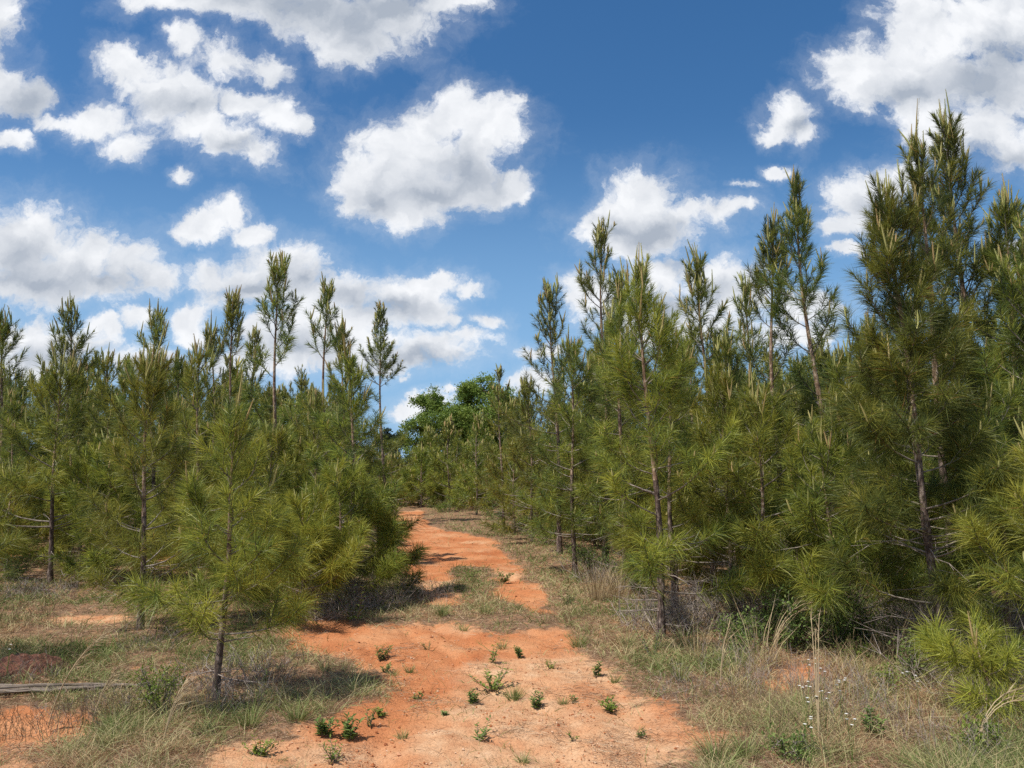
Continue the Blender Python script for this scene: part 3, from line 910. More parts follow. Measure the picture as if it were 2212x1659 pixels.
# ------------------------------------------------------------------ the named pines
# (x_top, y_top, x_base, Y distance, lod, options, label)
HEROES = [
    (508, 862, 487, 5.5, 0, dict(R=0.50, cb=0.50, warm=0.62, candles=1.3, dead=9, fullness=1.25, step=0.24), "small foreground pine with dark trunk, nearest tree left of the dirt track"),
    (325, 750, 322, 7.8, 0, dict(R=0.68, cb=0.45, warm=0.52, candles=1.5, dead=8, step=0.27), "slim pine with yellow shoots just left of the nearest foreground pine"),
    (132, 775, 125, 10.7, 0, dict(R=0.95, cb=0.95, warm=0.50, candles=1.3, dead=6), "pine with bare dark lower trunk beside dry tan stalks at the far left"),
    (158, 645, 166, 14.0, 1, dict(R=1.0, cb=0.9, warm=0.34), "taller pine rising behind the pine with bare dark lower trunk at the far left"),
    (6, 680, 2, 13.0, 1, dict(R=0.95, cb=0.7, warm=0.34, fullness=1.2), "broad dark pine cut off by the left edge of the picture"),
    (235, 755, 238, 13.0, 1, dict(R=0.72, cb=0.7, warm=0.42, fullness=1.3, up=1.1), "dense narrow pine second from the left skyline peak"),
    (338, 660, 336, 12.5, 1, dict(R=0.75, cb=0.8, warm=0.36, candles=1.3), "bushy topped pine showing above the slim pine with yellow shoots"),
    (385, 750, 384, 15.0, 1, dict(R=0.6, cb=0.8, warm=0.42), "small pointed pine in the dip right of the bushy topped pine on the left skyline"),
    (428, 750, 430, 10.0, 1, dict(R=0.75, cb=0.5, warm=0.58, candles=1.6), "yellowish pine with many pale shoots between the two nearest left pines"),
    (460, 690, 464, 13.2, 1, dict(R=0.55, cb=0.7, warm=0.40, candles=1.3), "thin pine with a short top left of the broom shaped pine"),
    (501, 628, 503, 13.6, 1, dict(R=0.72, cb=0.7, warm=0.42, candles=1.3, gaps=((1.25, 1.8),)), "pine with a broom shaped top cluster directly above the nearest left pine"),
    (552, 700, 556, 14.4, 1, dict(R=0.6, cb=0.7, warm=0.46), "low shouldered pine tucked left of the tallest left pine"),
    (600, 558, 606, 12.0, 0, dict(R=1.05, cb=0.7, warm=0.42, gaps=((1.75, 2.3), (2.75, 3.1)), step=0.36, dead=8), "tallest pine left of the track with a bare trunk below its top whorls"),
    (706, 608, 714, 12.8, 1, dict(R=0.78, cb=0.8, warm=0.30, gaps=((1.3, 2.1),), step=0.34), "thin grey green pine with ragged side shoots right of the tallest left pine"),
    (740, 690, 744, 13.8, 1, dict(R=0.65, cb=0.8, warm=0.36), "pine with a dark narrow top close against the thin grey green pine"),
    (757, 748, 762, 9.6, 0, dict(R=0.72, cb=0.45, warm=0.52, candles=1.4, dead=7), "pine with a visible brown trunk standing behind the low bright bush"),
    (822, 664, 835, 23.0, 1, dict(R=1.35, cb=1.6, warm=0.30, gaps=((2.3, 4.4),), step=0.42, dead=3, fullness=1.4), "lone spindly pine with bare pole trunk standing clear against the sky beside the track"),
    (276, 765, 276, 17.0, 1, dict(R=0.6, cb=0.8, warm=0.40), "small distant pine peeking between the dense narrow pine and the bushy topped pine"),
    (-262, 900, -262, 5.9, 1, dict(R=0.85, cb=0.5, warm=0.5, fullness=1.4), "pine just outside the left picture edge whose shade falls on the clay mound"),
    (655, 1065, 662, 8.3, 0, dict(R=0.66, cb=0.08, warm=0.78, candles=0.5, dead=2, fullness=1.9, step=0.15, up=0.85), "low bushy bright yellow green pine right beside the bare clay patch"),
    (820, 1085, 815, 9.7, 0, dict(R=0.62, cb=0.08, warm=0.56, candles=0.3, dead=2, fullness=1.6, step=0.17, up=0.8), "short dark based pine bush leaning over the left rut of the track"),
    (735, 1020, 738, 9.0, 0, dict(R=0.70, cb=0.15, warm=0.62, candles=0.6, dead=3, fullness=1.5, step=0.2), "rounded mid height pine between the yellow green pine bush and the short dark based one"),
    (590, 900, 588, 9.2, 0, dict(R=0.75, cb=0.3, warm=0.56, candles=0.8, dead=4, fullness=1.1), "half height pine filling the gap right of the nearest left pine"),
    (680, 850, 684, 11.0, 1, dict(R=0.85, cb=0.3, warm=0.55, candles=1.0, fullness=1.2), "half height pine below the thin grey green pine, its long limbs spread flat"),
    # right of the track
    (1185, 610, 1208, 14.6, 1, dict(R=1.15, cb=1.35, warm=0.34, gaps=((2.2, 2.7),), step=0.34, dead=7), "pine with a bare lower trunk at the right edge of the track"),
    (1297, 480, 1305, 12.5, 1, dict(R=0.95, cb=0.9, warm=0.30, step=0.33, gaps=((2.0, 2.35),)), "tall pointed pine rising above the middle of the right stand"),
    (1372, 555, 1420, 7.4, 0, dict(R=0.80, cb=0.65, warm=0.58, candles=1.3, dead=12, fullness=1.15, curve=0.06), "bright bushy pine with dark forked looking trunk at the front of the right stand"),
    (1338, 585, 1345, 11.0, 1, dict(R=0.7, cb=0.8, warm=0.36, candles=1.2), "narrow pine squeezed between the tall pointed pine and the bright bushy pine"),
    (1505, 550, 1535, 10.2, 0, dict(R=0.78, cb=0.9, warm=0.36, gaps=((1.35, 1.9),), candles=1.3), "pine with three pale tipped leaders right of the bright bushy pine"),
    (1440, 690, 1450, 8.8, 0, dict(R=0.72, cb=0.6, warm=0.52), "shorter pine just right of the bright bushy pine"),
    (1232, 720, 1240, 12.0, 1, dict(R=0.8, cb=0.7, warm=0.40), "pine whose top just clears the stand left of the tall pointed pine"),
    (1612, 600, 1625, 12.0, 1, dict(R=0.7, cb=0.8, warm=0.38), "small topped pine in the gap between the three tipped pine and the twin dark spires"),
    (1665, 462, 1690, 10.5, 0, dict(R=0.85, cb=1.0, warm=0.24, gaps=((1.45, 1.8),), step=0.36, dead=6, candles=0.8), "left and lower of the twin dark narrow pine spires on the right"),
    (1712, 378, 1795, 9.3, 0, dict(R=0.82, cb=1.1, warm=0.26, gaps=((2.05, 2.6),), step=0.33, dead=8, curve=0.05, fullness=1.2), "higher of the twin dark narrow pine spires, with a scaly leaning trunk"),
    (1560, 790, 1570, 8.6, 0, dict(R=0.78, cb=0.5, warm=0.56, fullness=1.15), "leafy pine without a tall leader beneath the three tipped pine"),
    (1630, 820, 1640, 7.7, 0, dict(R=0.80, cb=0.55, warm=0.54, dead=8, fullness=1.15), "yellow green front row pine right of the bright bushy pine"),
    (1830, 740, 1845, 8.6, 0, dict(R=0.8, cb=0.6, warm=0.38), "dark crowned pine in the low dip of the right skyline"),
    (1770, 900, 1790, 7.2, 0, dict(R=0.78, cb=0.6, warm=0.48, dead=8, fullness=1.1), "front row pine with drooping tufts above the leafy brush"),
    (1905, 372, 2020, 6.3, 0, dict(R=0.74, cb=0.85, warm=0.30, gaps=((2.25, 2.6),), step=0.21, dead=14, fullness=1.45), "leaning pine with a long bare pinkish trunk in the right foreground"),
    (1985, 285, 2052, 7.4, 0, dict(R=0.62, cb=1.1, warm=0.34, candles=1.6, fullness=1.25, dead=10), "pale tipped tall pine immediately left of the highest pine"),
    (2045, 232, 2112, 7.9, 0, dict(R=0.85, cb=1.2, warm=0.28, candles=1.4, fullness=1.3, gaps=((2.4, 2.8),), dead=10), "highest pine of all, its dark top pointing into the right clouds"),
    (2168, 410, 2160, 7.6, 0, dict(R=0.75, cb=0.9, warm=0.34, candles=1.5, fullness=1.1), "pine with thick pale shoots near the right picture edge"),
    (2225, 430, 2230, 7.0, 0, dict(R=0.7, cb=0.9, warm=0.34, candles=1.3), "pine half cut off by the right picture edge"),
    (2260, 930, 2245, 5.3, 0, dict(R=0.72, cb=0.35, warm=0.66, dead=4, fullness=1.2), "low bright green pine leaning in from the right picture edge"),
    (2105, 1350, 2115, 5.1, 0, dict(R=0.30, cb=0.06, warm=0.68, dead=1, candles=0.4, fullness=1.8, step=0.12), "knee high yellow green pine sapling in the grass at the lower right"),
    (1950, 760, 1975, 8.8, 1, dict(R=0.9, cb=0.7, warm=0.36, fullness=1.1), "shaded pine behind the leaning pinkish trunk"),
    (2130, 820, 2150, 6.6, 0, dict(R=0.72, cb=0.75, warm=0.42, dead=6), "shorter pine below the pine with thick pale shoots"),
    (1077, 792, 1088, 20.0, 1, dict(R=0.8, cb=0.6, warm=0.44, step=0.45), "very thin spire of a pine in front of the round leafy trees"),
    (1140, 830, 1150, 17.0, 1, dict(R=1.2, cb=0.5, warm=0.46), "wide pine left of the bare trunk at the right edge of the track"),
    (968, 905, 972, 30.0, 2, dict(R=1.1, cb=0.3, warm=0.50), "small even pine at the bend where the track disappears"),
    (1030, 900, 1030, 27.0, 2, dict(R=1.1, cb=0.3, warm=0.50), "pine at the bend of the track, right of the small even one"),
    (900, 1000, 905, 34.0, 2, dict(R=1.2, cb=0.2, warm=0.56), "short far pine directly behind the end of the track"),
    (1110, 960, 1112, 19.0, 1, dict(R=0.95, cb=0.3, warm=0.52), "low pine in the right row below the thin spire"),
    (845, 985, 850, 27.0, 1, dict(R=1.0, cb=0.4, warm=0.52), "small pine left of the track end, right of the lone spindly pine"),
]

placed = []
for i, (xt, yt, xb, Y, lod, op, lab) in enumerate(HEROES):
    top = at(xt, yt, Y)
    xw = at(xb, 1000, Y).x
    z0 = hz(xw, Y)
    H = top.z - z0
    op = dict(op)
    op.setdefault('dead', 5)
    ms = pine_meshes("hero", seed=100 + i, dist=Y, H=H - (0.24 if H > 2 else 0.12), lean=(top.x - xw, 0.0), lod=lod, **op)
    place_pine(ms, (xw, Y, z0), lab, name="pine_tree")
    placed.append((xw, Y, 0.75 if H > 1.8 else 0.4))

# ------------------------------------------------------------------ the stand behind them
VAR = []
for v, (H, R, cb, warm, g, fl) in enumerate([(3.6, 0.95, 0.5, 0.46, (), 1.0), (4.2, 1.0, 0.8, 0.40, ((1.5, 1.95),), 1.0), (3.9, 1.05, 0.4, 0.52, (), 1.1),
                                             (4.6, 1.0, 1.0, 0.36, ((1.9, 2.4),), 1.0), (3.3, 0.9, 0.35, 0.56, (), 1.1), (4.4, 0.9, 0.7, 0.42, (), 0.9),
                                             (3.8, 1.1, 0.5, 0.50, (), 1.2)]):
    VAR.append((H, [pine_meshes("stand", seed=900 + v * 7 + l, H=H, lean=(0.1, 0.05), R=R, cb=cb, warm=warm, gaps=g, lod=l, fullness=fl, candles=0.8, lowfill=0.3) for l in (1, 2)]))

SKYL = [(-400, 800), (0, 800), (60, 820), (200, 800), (400, 800), (520, 800), (650, 800), (770, 830), (840, 960), (900, 985), (990, 935), (1060, 920), (1120, 860), (1180, 790),
        (1280, 740), (1400, 720), (1560, 740), (1660, 730), (1760, 760), (1830, 770), (1900, 680), (2000, 600), (2212, 560), (2600, 560)]
SKX = [a for a, b in SKYL]; SKY_ = [b for a, b in SKYL]


LAND = [(5, "the broad dark left edge pine"), (125, "the far left bare trunk"), (235, "the dense narrow left pine"), (325, "the slim yellow shooted pine"), (430, "the yellowish left pine"),
        (508, "the nearest left pine"), (600, "the tallest left pine"), (710, "the thin grey green pine"), (765, "the low bright bush"), (835, "the lone spindly pine"),
        (1000, "the bend of the track"), (1140, "the wide pine by the right verge"), (1208, "the bare trunk right of the track"), (1305, "the tall pointed pine"), (1400, "the bright bushy pine"),
        (1505, "the three tipped pine"), (1630, "the yellow green front row pine"), (1740, "the twin dark spires"), (1840, "the dip of the right skyline"), (1950, "the leaning pinkish trunk"),
        (2060, "the highest pine"), (2180, "the right edge pines")]
rr = np.random.default_rng(77)
fill = []
yy = 9.0
while yy < 42:
    sp = 1.9 if yy < 20 else 2.5
    xx = -0.80 * yy - 1.5
    while xx < 0.80 * yy + 1.5:
        x = xx + rr.normal() * 0.35; y = yy + rr.normal() * 0.35
        l, r = corridor(y)
        xx += sp
        if y > 31 and not (-0.42 < x / y < 0.30): continue
        if l - 0.1 < x < r + 0.1: continue
        if y < 10.6 and x < 0: continue
        if any((x - a) ** 2 + (y - b) ** 2 < c * c for a, b, c in placed): continue
        fill.append((x, y)); placed.append((x, y, 1.0))
    yy += sp
for x, y in fill:
    px = (x / y * FPX * 1.0 + 512) / K
    cap = np.interp(px, SKX, SKY_) + rr.uniform(-18, 95)
    ztop = at(px, cap, y).z
    v = int(rr.integers(len(VAR)))
    H0, lods = VAR[v]
    H = min(ztop, H0 * rr.uniform(0.9, 1.25) + (0.6 if x > 0 else 0))
    if y > 24: H = min(ztop, 5.2)
    H = max(H, 2.2)
    land = LAND[int(np.argmin([abs(px - q[0]) for q in LAND]))][1]
    size = "short" if H < 3.2 else ("middling" if H < 4.2 else "tall")
    if y > 31:
        lab = size + " young pine across the far end of the track, " + ("left half" if px < 950 else "right half"); grp = "young pines beyond the end of the track"
    else:
        lab = size + (" pine just behind " if y < 14 else (" pine further behind " if y < 21 else " pine deep in the stand behind ")) + land
        grp = "young pines of the stand behind the front rows"
    place_pine(lods[0 if y < 17 else 1], (x, y, hz(x, y)), lab, grp, rz=rr.uniform(0, 6.28), s=H / H0)

# low saplings and bushy young pines between the trunks
LOWV = []
for v in range(4):
    H = (1.5, 1.8, 1.25, 2.1)[v]
    LOWV.append((H, [pine_meshes("low", seed=970 + v * 3 + l, H=H, R=(0.75, 0.8, 0.7, 0.85)[v], cb=0.1, warm=(0.66, 0.56, 0.74, 0.50)[v], lod=l, fullness=1.5, step=0.2, candles=0.7, dead=3) for l in (1, 2)]))
rl = np.random.default_rng(31)
nlow = 0
for k in range(3000):
    y = 8.6 + 28 * rl.random()
    x = (rl.uniform(-0.78, 0.80) if y < 17 else rl.uniform(-0.27, 0.12)) * y
    l, r = corridor(y)
    if l - 0.3 < x < r + 0.25 or (x < 0 and y < 9.6): continue
    if x > 0 and y < 8.2: continue
    if x < -3.0 and y < 12.5 and rl.random() < 0.8: continue
    if any((x - a) ** 2 + (y - b) ** 2 < (0.62 if c < 2 else 0.95) ** 2 for a, b, c in placed): continue
    placed.append((x, y, 2.5))
    H0, lods = LOWV[int(rl.integers(4))]
    sc = rl.uniform(0.75, 1.15) * (1.35 if y > 20 else 1.0)
    px = (x / y * FPX + 512) / K
    land = LAND[int(np.argmin([abs(px - q[0]) for q in LAND]))][1]
    place_pine(lods[0 if y < 15 else 1], (x, y, hz(x, y)), ("low bushy pine at the feet of the trees by " if y < 14 else "low pine deeper in the stand behind ") + land,
               "low bushy pines between the trunks", rz=rl.uniform(0, 6.28), s=sc, cat="pine sapling", name="pine_sapling")
    nlow += 1
    if nlow >= 150: break
print("LOW", nlow)

# ------------------------------------------------------------------ broad-leaved trees
def leafy_tree(seed, lobes, trunk_to, base, m, label, cat="leafy tree", name="broadleaf_tree", leaf=0.13, per=900, trunk_r=0.16):
    rng = np.random.default_rng(seed)
    root = link_empty(name, base, label, cat)
    b = np.array(base)
    wood = MB(); lf = MB()
    pts = np.array([[0, 0, -0.1], [0.1, 0, trunk_to * 0.4], [0.0, 0.1, trunk_to * 0.75], [0.15, 0, trunk_to]])
    tubes(wood, pts[None], np.array([[trunk_r, trunk_r * .8, trunk_r * .6, trunk_r * .35]]), 8)
    for (cx, cy, cz, r) in lobes:
        c = np.array([cx, cy, cz])
        s = pts[2] * 0.5 + pts[1] * 0.5
        mid = (s + c) / 2 + rng.normal(size=3) * 0.15
        tubes(wood, np.array([[s, mid, c]]), np.array([[trunk_r * .4, trunk_r * .22, 0.02]]), 5)
        # sub-clumps spread through the lobe, leaves spread round each
        ns = max(10, int(30 * r))
        sub = c + unit(rng.normal(size=(ns, 3))) * (r * 1.2 * rng.random((ns, 1)) ** 0.5) * [[1, 1, 0.9]]
        for q in sub:
            tubes(wood, np.array([[c, (c + q) / 2 + rng.normal(size=3) * .05, q]]), np.array([[0.03, 0.02, 0.008]]), 4)
            n = int(per * rng.uniform(0.5, 1.3) / ns * r * 3)
            sr = rng.uniform(0.16, 0.50) * r
            p = q + rng.normal(size=(n, 3)) * sr * [[0.6, 0.6, 0.42]]
            out = unit(p - q + [[0, 0, 0.3]])
            leaves(lf, p, unit(rng.normal(size=(n, 3)) + out * 0.5), unit(out + rng.normal(size=(n, 3)) * 0.6), rng.uniform(0.7, 1.3, n) * leaf, rng.uniform(0.6, 1.0, n) * leaf * 0.75,
                   np.clip(0.5 + rng.normal() * 0.18 + rng.normal(size=n) * 0.2, 0, 1))
    wood.obj("trunk", M_BARK, root, True)
    lf.obj("crown", m, root)
    return root


def lobes_from(px, Y, base):
    out = []
    for x, y, r, dy in px:
        p = at(x, y, Y + dy)
        out.append((p.x - base[0], dy, p.z - base[2], r * K / FPX * Y))
    return out


Yt = 46.0
bx = at(930, 1000, Yt).x
leafy_tree(1, lobes_from([(925, 868, 26, 0), (945, 880, 24, 1), (905, 925, 32, 0), (950, 915, 34, -1), (990, 905, 34, 0), (970, 950, 38, 1), (915, 970, 34, 0), (1005, 950, 32, 0), (940, 1000, 40, 0), (1000, 1000, 40, 0)], Yt, (bx, Yt, 0)),
           4.0, (bx, Yt, 0), M_OAK, "smaller round leafy tree above the track end, left of the bigger leafy tree", per=1500)
Yt = 49.0
bx = at(1060, 1000, Yt).x
leafy_tree(2, lobes_from([(1015, 850, 28, 0), (1040, 845, 32, 1), (1075, 855, 30, 0), (1010, 890, 32, 1), (1055, 890, 38, -1), (1095, 890, 32, 0), (1120, 905, 28, 0), (1030, 930, 38, 0), (1085, 940, 38, 0), (1060, 990, 46, 0), (1120, 960, 36, 0)], Yt, (bx, Yt, 0)),
           4.6, (bx, Yt, 0), M_OAK, "bigger round leafy tree with bright spring leaves above the right row of pines", per=1500)
Yt = 80.0
bx = at(850, 950, Yt).x
leafy_tree(3, lobes_from([(838, 944, 14, 0), (856, 950, 16, 0), (845, 962, 20, 1), (868, 962, 14, 0), (850, 1000, 30, 0)], Yt, (bx, Yt, 0)),
           4.0, (bx, Yt, 0), M_DARKLEAF, "far dark tree top just above the horizon right of the lone spindly pine", leaf=0.22, per=700)

# ------------------------------------------------------------------ low plants
def sprout(seed, h, stems, spread, leaf, m=None, perstem=9):
    """small weed: a few stems with opposite leaves"""
    rng = np.random.default_rng(seed)
    st, lf = MB(), MB()
    for k in range(stems):
        a = rng.uniform(0, 6.28); tl = rng.uniform(0.1, 1.0) * spread
        L = h * rng.uniform(0.6, 1.05)
        p0 = np.array([math.cos(a), math.sin(a), 0]) * rng.uniform(0, 0.12) * h; p0[2] = -0.01
        dr = unit(np.array([math.cos(a) * tl, math.sin(a) * tl, 1.0]))
        pts = p0 + dr * L * np.linspace(0, 1, 5)[:, None]
        pts[:, :2] += rng.normal(size=(1, 2)) * 0.05 * h * (np.linspace(0, 1, 5) ** 2)[:, None]
        tubes(st, pts[None], np.linspace(0.0030, 0.0012, 5)[None], 4)
        n = int(perstem * rng.uniform(0.8, 1.3)) * 2
        f = np.repeat(np.linspace(0.15, 1.0, n // 2), 2)[:n]; n = len(f)
        b = np.stack([np.interp(f, np.linspace(0, 1, 5), pts[:, c]) for c in range(3)], 1)
        aa = np.repeat(np.arange((n + 1) // 2) * 2.4, 2)[:n] + np.tile([0, np.pi], n)[:n] + rng.normal(size=n) * 0.3
        dd = unit(np.stack([np.cos(aa), np.sin(aa), rng.uniform(0.15, 0.9, n)], 1))
        L2 = leaf * rng.uniform(0.6, 1.2, n) * (1.1 - 0.35 * f)
        leaves(lf, b, dd, unit(np.array([[0, 0, 1.0]]) + rng.normal(size=(n, 3)) * 0.3), L2, L2 * rng.uniform(0.35, 0.5, n), np.clip(0.5 + rng.normal(size=n) * 0.22, 0, 1))
    return [("stem", st.mesh("stem", M_TWIG, True)), ("leaves", lf.mesh("leaves", m or M_LEAF))]


def tuft(seed, h, n, spread, m, tint0, width=0.004):
    rng = np.random.default_rng(seed)
    a = rng.uniform(0, 6.28, n); tl = np.abs(rng.normal(0, spread, n))
    base = np.stack([np.cos(a) * rng.random(n) * 0.25 * h, np.sin(a) * rng.random(n) * 0.25 * h, np.full(n, -0.01)], 1)
    d = unit(np.stack([np.cos(a) * tl, np.sin(a) * tl, np.ones(n)], 1))
    L = h * rng.uniform(0.45, 1.1, n)
    bend = np.stack([np.cos(a) * L * 0.25, np.sin(a) * L * 0.25, -L * rng.uniform(0.02, 0.3, n)], 1)
    mb = MB()
    blades(mb, base, d, L, np.full(n, width) * rng.uniform(0.7, 1.3, n), bend, np.clip(tint0 + rng.normal(size=n) * 0.18, 0, 1), rng, seg=2)
    return mb.mesh("grass_tuft", m)


def put_multi(name, meshes, x, y, label, cat, group=None, rz=0.0, s=1.0, Y=None):
    g = gnd(x, y)
    X, YY = g.x, g.y
    root = link_empty(name, (X, YY, hz(X, YY)), label, cat, group, rz, s)
    for nm, me in meshes:
        o = bpy.data.objects.new(nm, me); COL.objects.link(o); o.parent = root
    return root


def put_mesh(name, me, x, y, label, cat, group=None, rz=0.0, s=1.0):
    g = gnd(x, y)
    o = bpy.data.objects.new(name, me); COL.objects.link(o)
    o.location = (g.x, g.y, hz(g.x, g.y)); o.rotation_euler = (0, 0, rz); o.scale = (s, s, s)
    return tag(o, label, cat, group)


rp = np.random.default_rng(5)
WEEDS = [
    (700, 1590, 0.17, 9, 0.9, 0.050, "largest leafy weed cluster at the lower left edge of the bare clay"),
    (722, 1640, 0.13, 5, 0.9, 0.050, "leafy weed just below the largest weed cluster at the bottom of the clay"),
    (752, 1590, 0.15, 6, 0.8, 0.045, "leafy weed just right of the largest weed cluster"),
    (796, 1562, 0.10, 3, 0.7, 0.040, "small sprout third from the largest weed cluster"),
    (826, 1538, 0.10, 4, 0.8, 0.040, "small round sprout above the row of lower left weeds"),
    (822, 1420, 0.15, 5, 1.0, 0.042, "dark leafy weed at the upper left of the bare clay patch"),
    (832, 1448, 0.10, 4, 0.9, 0.040, "sprout below the dark leafy weed on the upper left clay"),
    (1066, 1480, 0.17, 14, 1.2, 0.040, "dense round weed clump in the middle of the clay patch"),
    (1020, 1512, 0.13, 5, 0.8, 0.045, "sprout left below the dense round weed clump"),
    (1156, 1512, 0.12, 5, 0.9, 0.045, "sprout right below the dense round weed clump"),
    (1320, 1522, 0.14, 4, 0.7, 0.060, "broad leaved seedling alone on the pale sandy right side"),
    (1288, 1458, 0.11, 3, 0.7, 0.055, "two leaved seedling near the right border of the clay patch"),
    (1240, 1505, 0.10, 2, 0.4, 0.030, "thin upright sprout between the two right seedlings and the round clump"),
    (1062, 1428, 0.16, 6, 0.8, 0.040, "spiky weed above the dense round weed clump"),
    (1125, 1415, 0.13, 5, 0.9, 0.036, "weed at the top right corner of the clay patch under the grass"),
    (1030, 1590, 0.12, 4, 0.9, 0.040, "low sprout at the bottom middle of the clay patch"),
    (1020, 1250, 0.24, 8, 1.0, 0.055, "leafy weed on the grassy hump between the wheel ruts"),
    (1085, 1260, 0.20, 6, 1.0, 0.050, "second weed on the grassy hump, right of the first"),
    (568, 1490, 0.16, 3, 0.3, 0.045, "bright green upright sprout right of the nearest left pine"),
    (765, 1345, 0.38, 7, 0.6, 0.050, "tall pale sprouting weed at the foot of the low bright bush"),
    (1230, 1310, 0.22, 9, 1.2, 0.036, "round green weed at the right border of the track"),
    (1410, 1420, 0.24, 8, 0.8, 0.045, "green weed in front of the dark trunk of the bright bushy pine"),
    (560, 1625, 0.14, 9, 1.3, 0.035, "green weed in the grass at the bottom left of the picture"),
    (925, 1400, 0.07, 3, 1.2, 0.028, "tiny sprout near the upper middle of the clay patch"),
    (960, 1540, 0.06, 3, 1.2, 0.026, "tiny sprout left of the low sprout at the bottom middle"),
    (1190, 1440, 0.08, 4, 1.3, 0.030, "tiny flat weed on the pale clay right of the spiky weed"),
    (1380, 1580, 0.08, 4, 1.3, 0.030, "tiny flat weed near the lower right clay border"),
    (900, 1500, 0.06, 3, 1.2, 0.026, "tiny sprout in the left half of the clay patch"),
    (1240, 1600, 0.07, 3, 1.2, 0.028, "tiny sprout at the lower right of the clay patch"),
    (1890, 1600, 0.16, 6, 0.9, 0.045, "low green weed in dry grass at the bottom right"),
]
for i, (x, y, h, st, sp, lf, lab) in enumerate(WEEDS):
    put_multi("weed", sprout(300 + i, h * (0.8, 1.1, 0.9, 1.25)[i % 4], st, sp * (1, 1.5, 0.8)[i % 3], lf * (1.0, 0.8, 1.2, 0.9, 1.1)[i % 5], M_LEAF_Y if i % 3 == 1 else None, (9, 6, 11)[i % 3]), x, y, lab, "weed", rz=i * 1.7)

TUFTS = [(850, 1452, 0.10, "tuft beside the sprouts on the upper left clay"), (885, 1448, 0.09, "little grass tuft alone on the clay left of centre"),
         (1110, 1500, 0.16, "wispy grass tuft touching the right side of the round weed clump"), (1085, 1395, 0.12, "grass tuft on the upper clay between two weeds"),
         (1215, 1505, 0.09, "faint grass tuft between the two lower right sprouts"), (1330, 1470, 0.12, "grass tuft below the two leaved seedling"),
         (870, 1590, 0.09, "grass tuft on the clay right of the lower left weeds"), (1130, 1640, 0.09, "grass tuft at the very bottom middle"),
         (1550, 1650, 0.24, "thick green grass tuft at the bottom right of the clay"), (1610, 1640, 0.22, "green grass tuft right next to the thick one at the bottom"),
         (700, 1452, 0.14, "dry grass tuft at the edge of the tree shadow"), (955, 1335, 0.20, "grass tuft at the near end of the left rut"),
         (1050, 1330, 0.22, "tall grass tuft between the ruts near the clay patch"), (1000, 1360, 0.14, "short grass tuft bordering the top of the clay patch"),
         (1250, 1395, 0.20, "grass tuft at the top right border of the clay"), (1470, 1470, 0.22, "green grass tuft in the right verge beside the sandy clay"),
         (640, 1560, 0.18, "grass tuft left of the largest weed cluster"), (540, 1570, 0.20, "grass tuft in the lower left verge"),
         (1355, 1400, 0.26, "long bladed grass tuft at the foot of the right stand"), (1480, 1400, 0.28, "bluish long grass tuft under the right pines")]
for i, (x, y, h, lab) in enumerate(TUFTS):
    put_mesh("grass_tuft", tuft(500 + i, h, 60 if h < .15 else 130, 0.55, M_GRASS, 0.22 if i % 3 else 0.35, 0.0035), x, y, lab, "grass tuft")

# dry stalk clumps and single arching stalks
CL_D = [(145, 1255, 0.75, 26, 0.14, "tan dry stalk clump beside the dark trunk at the far left"), (1290, 1300, 0.62, 60, 0.16, "thick tan dry stalk clump at the left foot of the right stand"),
        (1330, 1300, 0.66, 40, 0.14, "second tan stalk clump, right of the thick one"), (1340, 1290, 0.5, 26, 0.2, "short tan stalk clump behind the thick one"),
        (1640, 1440, 0.62, 26, 0.25, "loose dry stalks in front of the leafy brush"), (1930, 1420, 0.55, 30, 0.3, "dry stalks below the leaning pinkish trunk"),
        (1790, 1390, 0.60, 24, 0.22, "dry stalks between the brush and the front row pine with drooping tufts"), (1500, 1420, 0.45, 24, 0.3, "dry stalks at the foot of the yellow green front row pine")]
for i, (x, y, h, n, sp, lab) in enumerate(CL_D):
    put_mesh("dry_stalks", tuft(600 + i, h, n * 2, sp, M_STRAW, 0.55, 0.0052), x, y, lab, "dry grass")


def arch_stalk(seed, L, lean, az):
    rng = np.random.default_rng(seed)
    mb = MB()
    for q in range(3):
        t = np.linspace(0, 1, 9)
        a = az + rng.normal() * 0.12
        l = L * rng.uniform(0.8, 1.05)
        e = np.radians(82) - lean * t ** 1.4
        dx = np.cumsum(np.cos(e)) * l / 9; dz = np.cumsum(np.sin(e)) * l / 9
        pts = np.stack([np.cos(a) * dx, np.sin(a) * dx, dz - 0.05], 1)
        tubes(mb, pts[None], np.linspace(0.0042, 0.0018, 9)[None], 4, 0.7)
        n = 26
        f = rng.uniform(0.55, 1.0, n)
        b = np.stack([np.interp(f, t, pts[:, c]) for c in range(3)], 1)
        dd = unit(np.array([[np.cos(a) * .8, np.sin(a) * .8, 0.3]]) + rng.normal(size=(n, 3)) * 0.3)
        blades(mb, b, dd, rng.uniform(0.04, 0.13, n), np.full(n, 0.004), rng.normal(size=(n, 3)) * 0.008, rng.uniform(0.4, 1, n), rng, seg=1)
    return mb.mesh("dry_stalk", M_STRAW)


